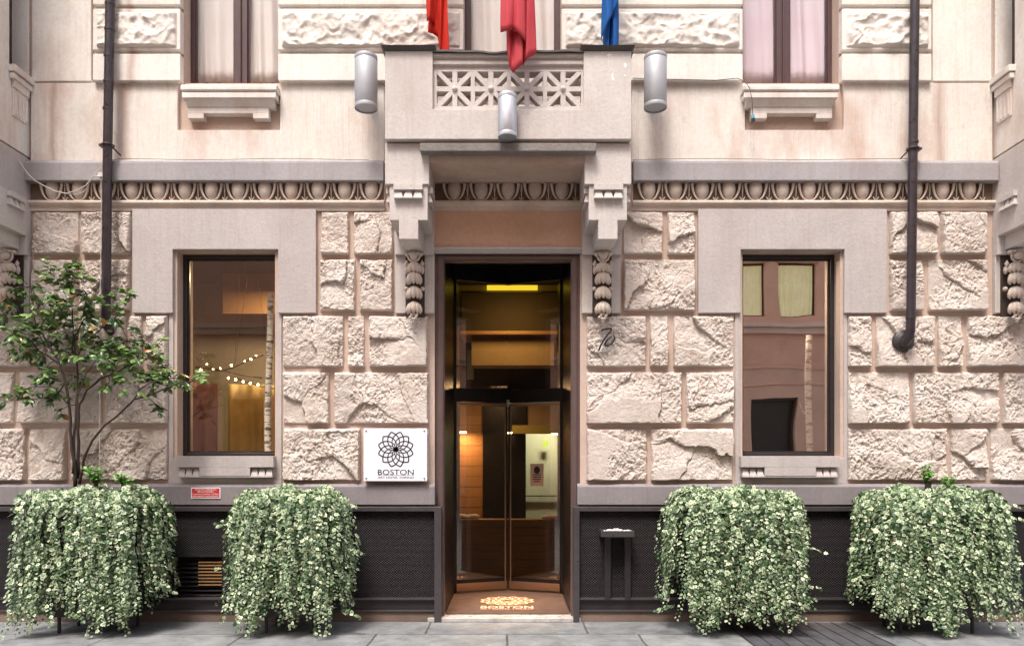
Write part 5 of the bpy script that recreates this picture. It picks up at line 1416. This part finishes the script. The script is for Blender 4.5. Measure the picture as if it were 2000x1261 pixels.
for (a, b_, z0, z1) in wins:
    fr_ = slab([(a, b_, z0, z1)], [(a+.05, b_-.05, z0+.05, z1-.05)], OY-.2, OY-.14)
    f = part(fr_, 'window', 'frame', opp)
    if z0 < 5: part(MB().box(a, b_, OY-.34, OY-.33, z0, z1), 'pane', 'black', f)
    else:
        cm = MB(); nn = 40
        for j in (0, 1):
            for i in range(nn+1): cm.v.append((a+(b_-a)*i/nn, OY-.26+.03*math.sin(i*1.1+a)+.015*math.sin(i*.37), z0+(z1-z0)*j))
        for i in range(nn): cm.f.append((i, i+1, i+nn+2, i+nn+1))
        part(cm, 'drape', 'blindcloth', f)
    if z0 > 5:
        part(MB().box(a-.1, b_+.1, OY, OY+.1, z1, z1+.15), 'head_moulding', 'opptrim', f)

# ------------------------------------------------------------------ light, sky, camera
w = bpy.data.worlds.new('World'); scene.world = w; w.use_nodes = True; nt = w.node_tree
for n in list(nt.nodes): nt.nodes.remove(n)
sky = nt.nodes.new('ShaderNodeTexSky'); sky.sky_type = 'NISHITA'; sky.sun_disc = False
SE, SA = R(63), R(200)          # soft high light over the roofs of the facing houses, slightly from the left
sky.sun_elevation = SE; sky.air_density = 1.0; sky.dust_density = 4.0; sky.ozone_density = 1.0; sky.altitude = 200
hs_n = nt.nodes.new('ShaderNodeHueSaturation'); hs_n.inputs['Saturation'].default_value = 0.55
bg = nt.nodes.new('ShaderNodeBackground'); bg.inputs[1].default_value = 0.15
ow = nt.nodes.new('ShaderNodeOutputWorld')
L(nt, sky.outputs[0], hs_n.inputs['Color']); L(nt, hs_n.outputs[0], bg.inputs[0]); L(nt, bg.outputs[0], ow.inputs[0])
sun = bpy.data.lights.new('sun', 'SUN'); sun.energy = 1.5; sun.angle = R(15); sun.color = (1, .94, .87)
so = bpy.data.objects.new('sun', sun); col.objects.link(so)
sdir = Vector((math.sin(SA)*math.cos(SE), math.cos(SA)*math.cos(SE), math.sin(SE)))   # towards the sun
so.rotation_euler = sdir.to_track_quat('Z', 'Y').to_euler(); so.location = (0, 0, 30)
sky.sun_rotation = math.atan2(sdir.x, sdir.y)

cam_d = bpy.data.cameras.new('camera'); cam_o = bpy.data.objects.new('camera', cam_d); col.objects.link(cam_o)
cam_o.location = (0, -D, E); cam_o.rotation_euler = (PI/2, 0, 0)
cam_d.sensor_width = 36; cam_d.lens = 36*F/2000; cam_d.shift_y = (905-630.5)/2000; cam_d.clip_end = 300; cam_d.clip_start = .05
scene.camera = cam_o
vs = scene.view_settings; vs.view_transform = 'Standard'; vs.look = 'None'; vs.exposure = 1.40; vs.gamma = 1; vs.use_curve_mapping = False
scene.cycles.max_bounces = 12; scene.cycles.diffuse_bounces = 6; scene.cycles.glossy_bounces = 4; scene.cycles.transparent_max_bounces = 16
scene.cycles.use_denoising = True; scene.cycles.sample_clamp_indirect = 6; scene.cycles.caustics_reflective = False; scene.cycles.caustics_refractive = False
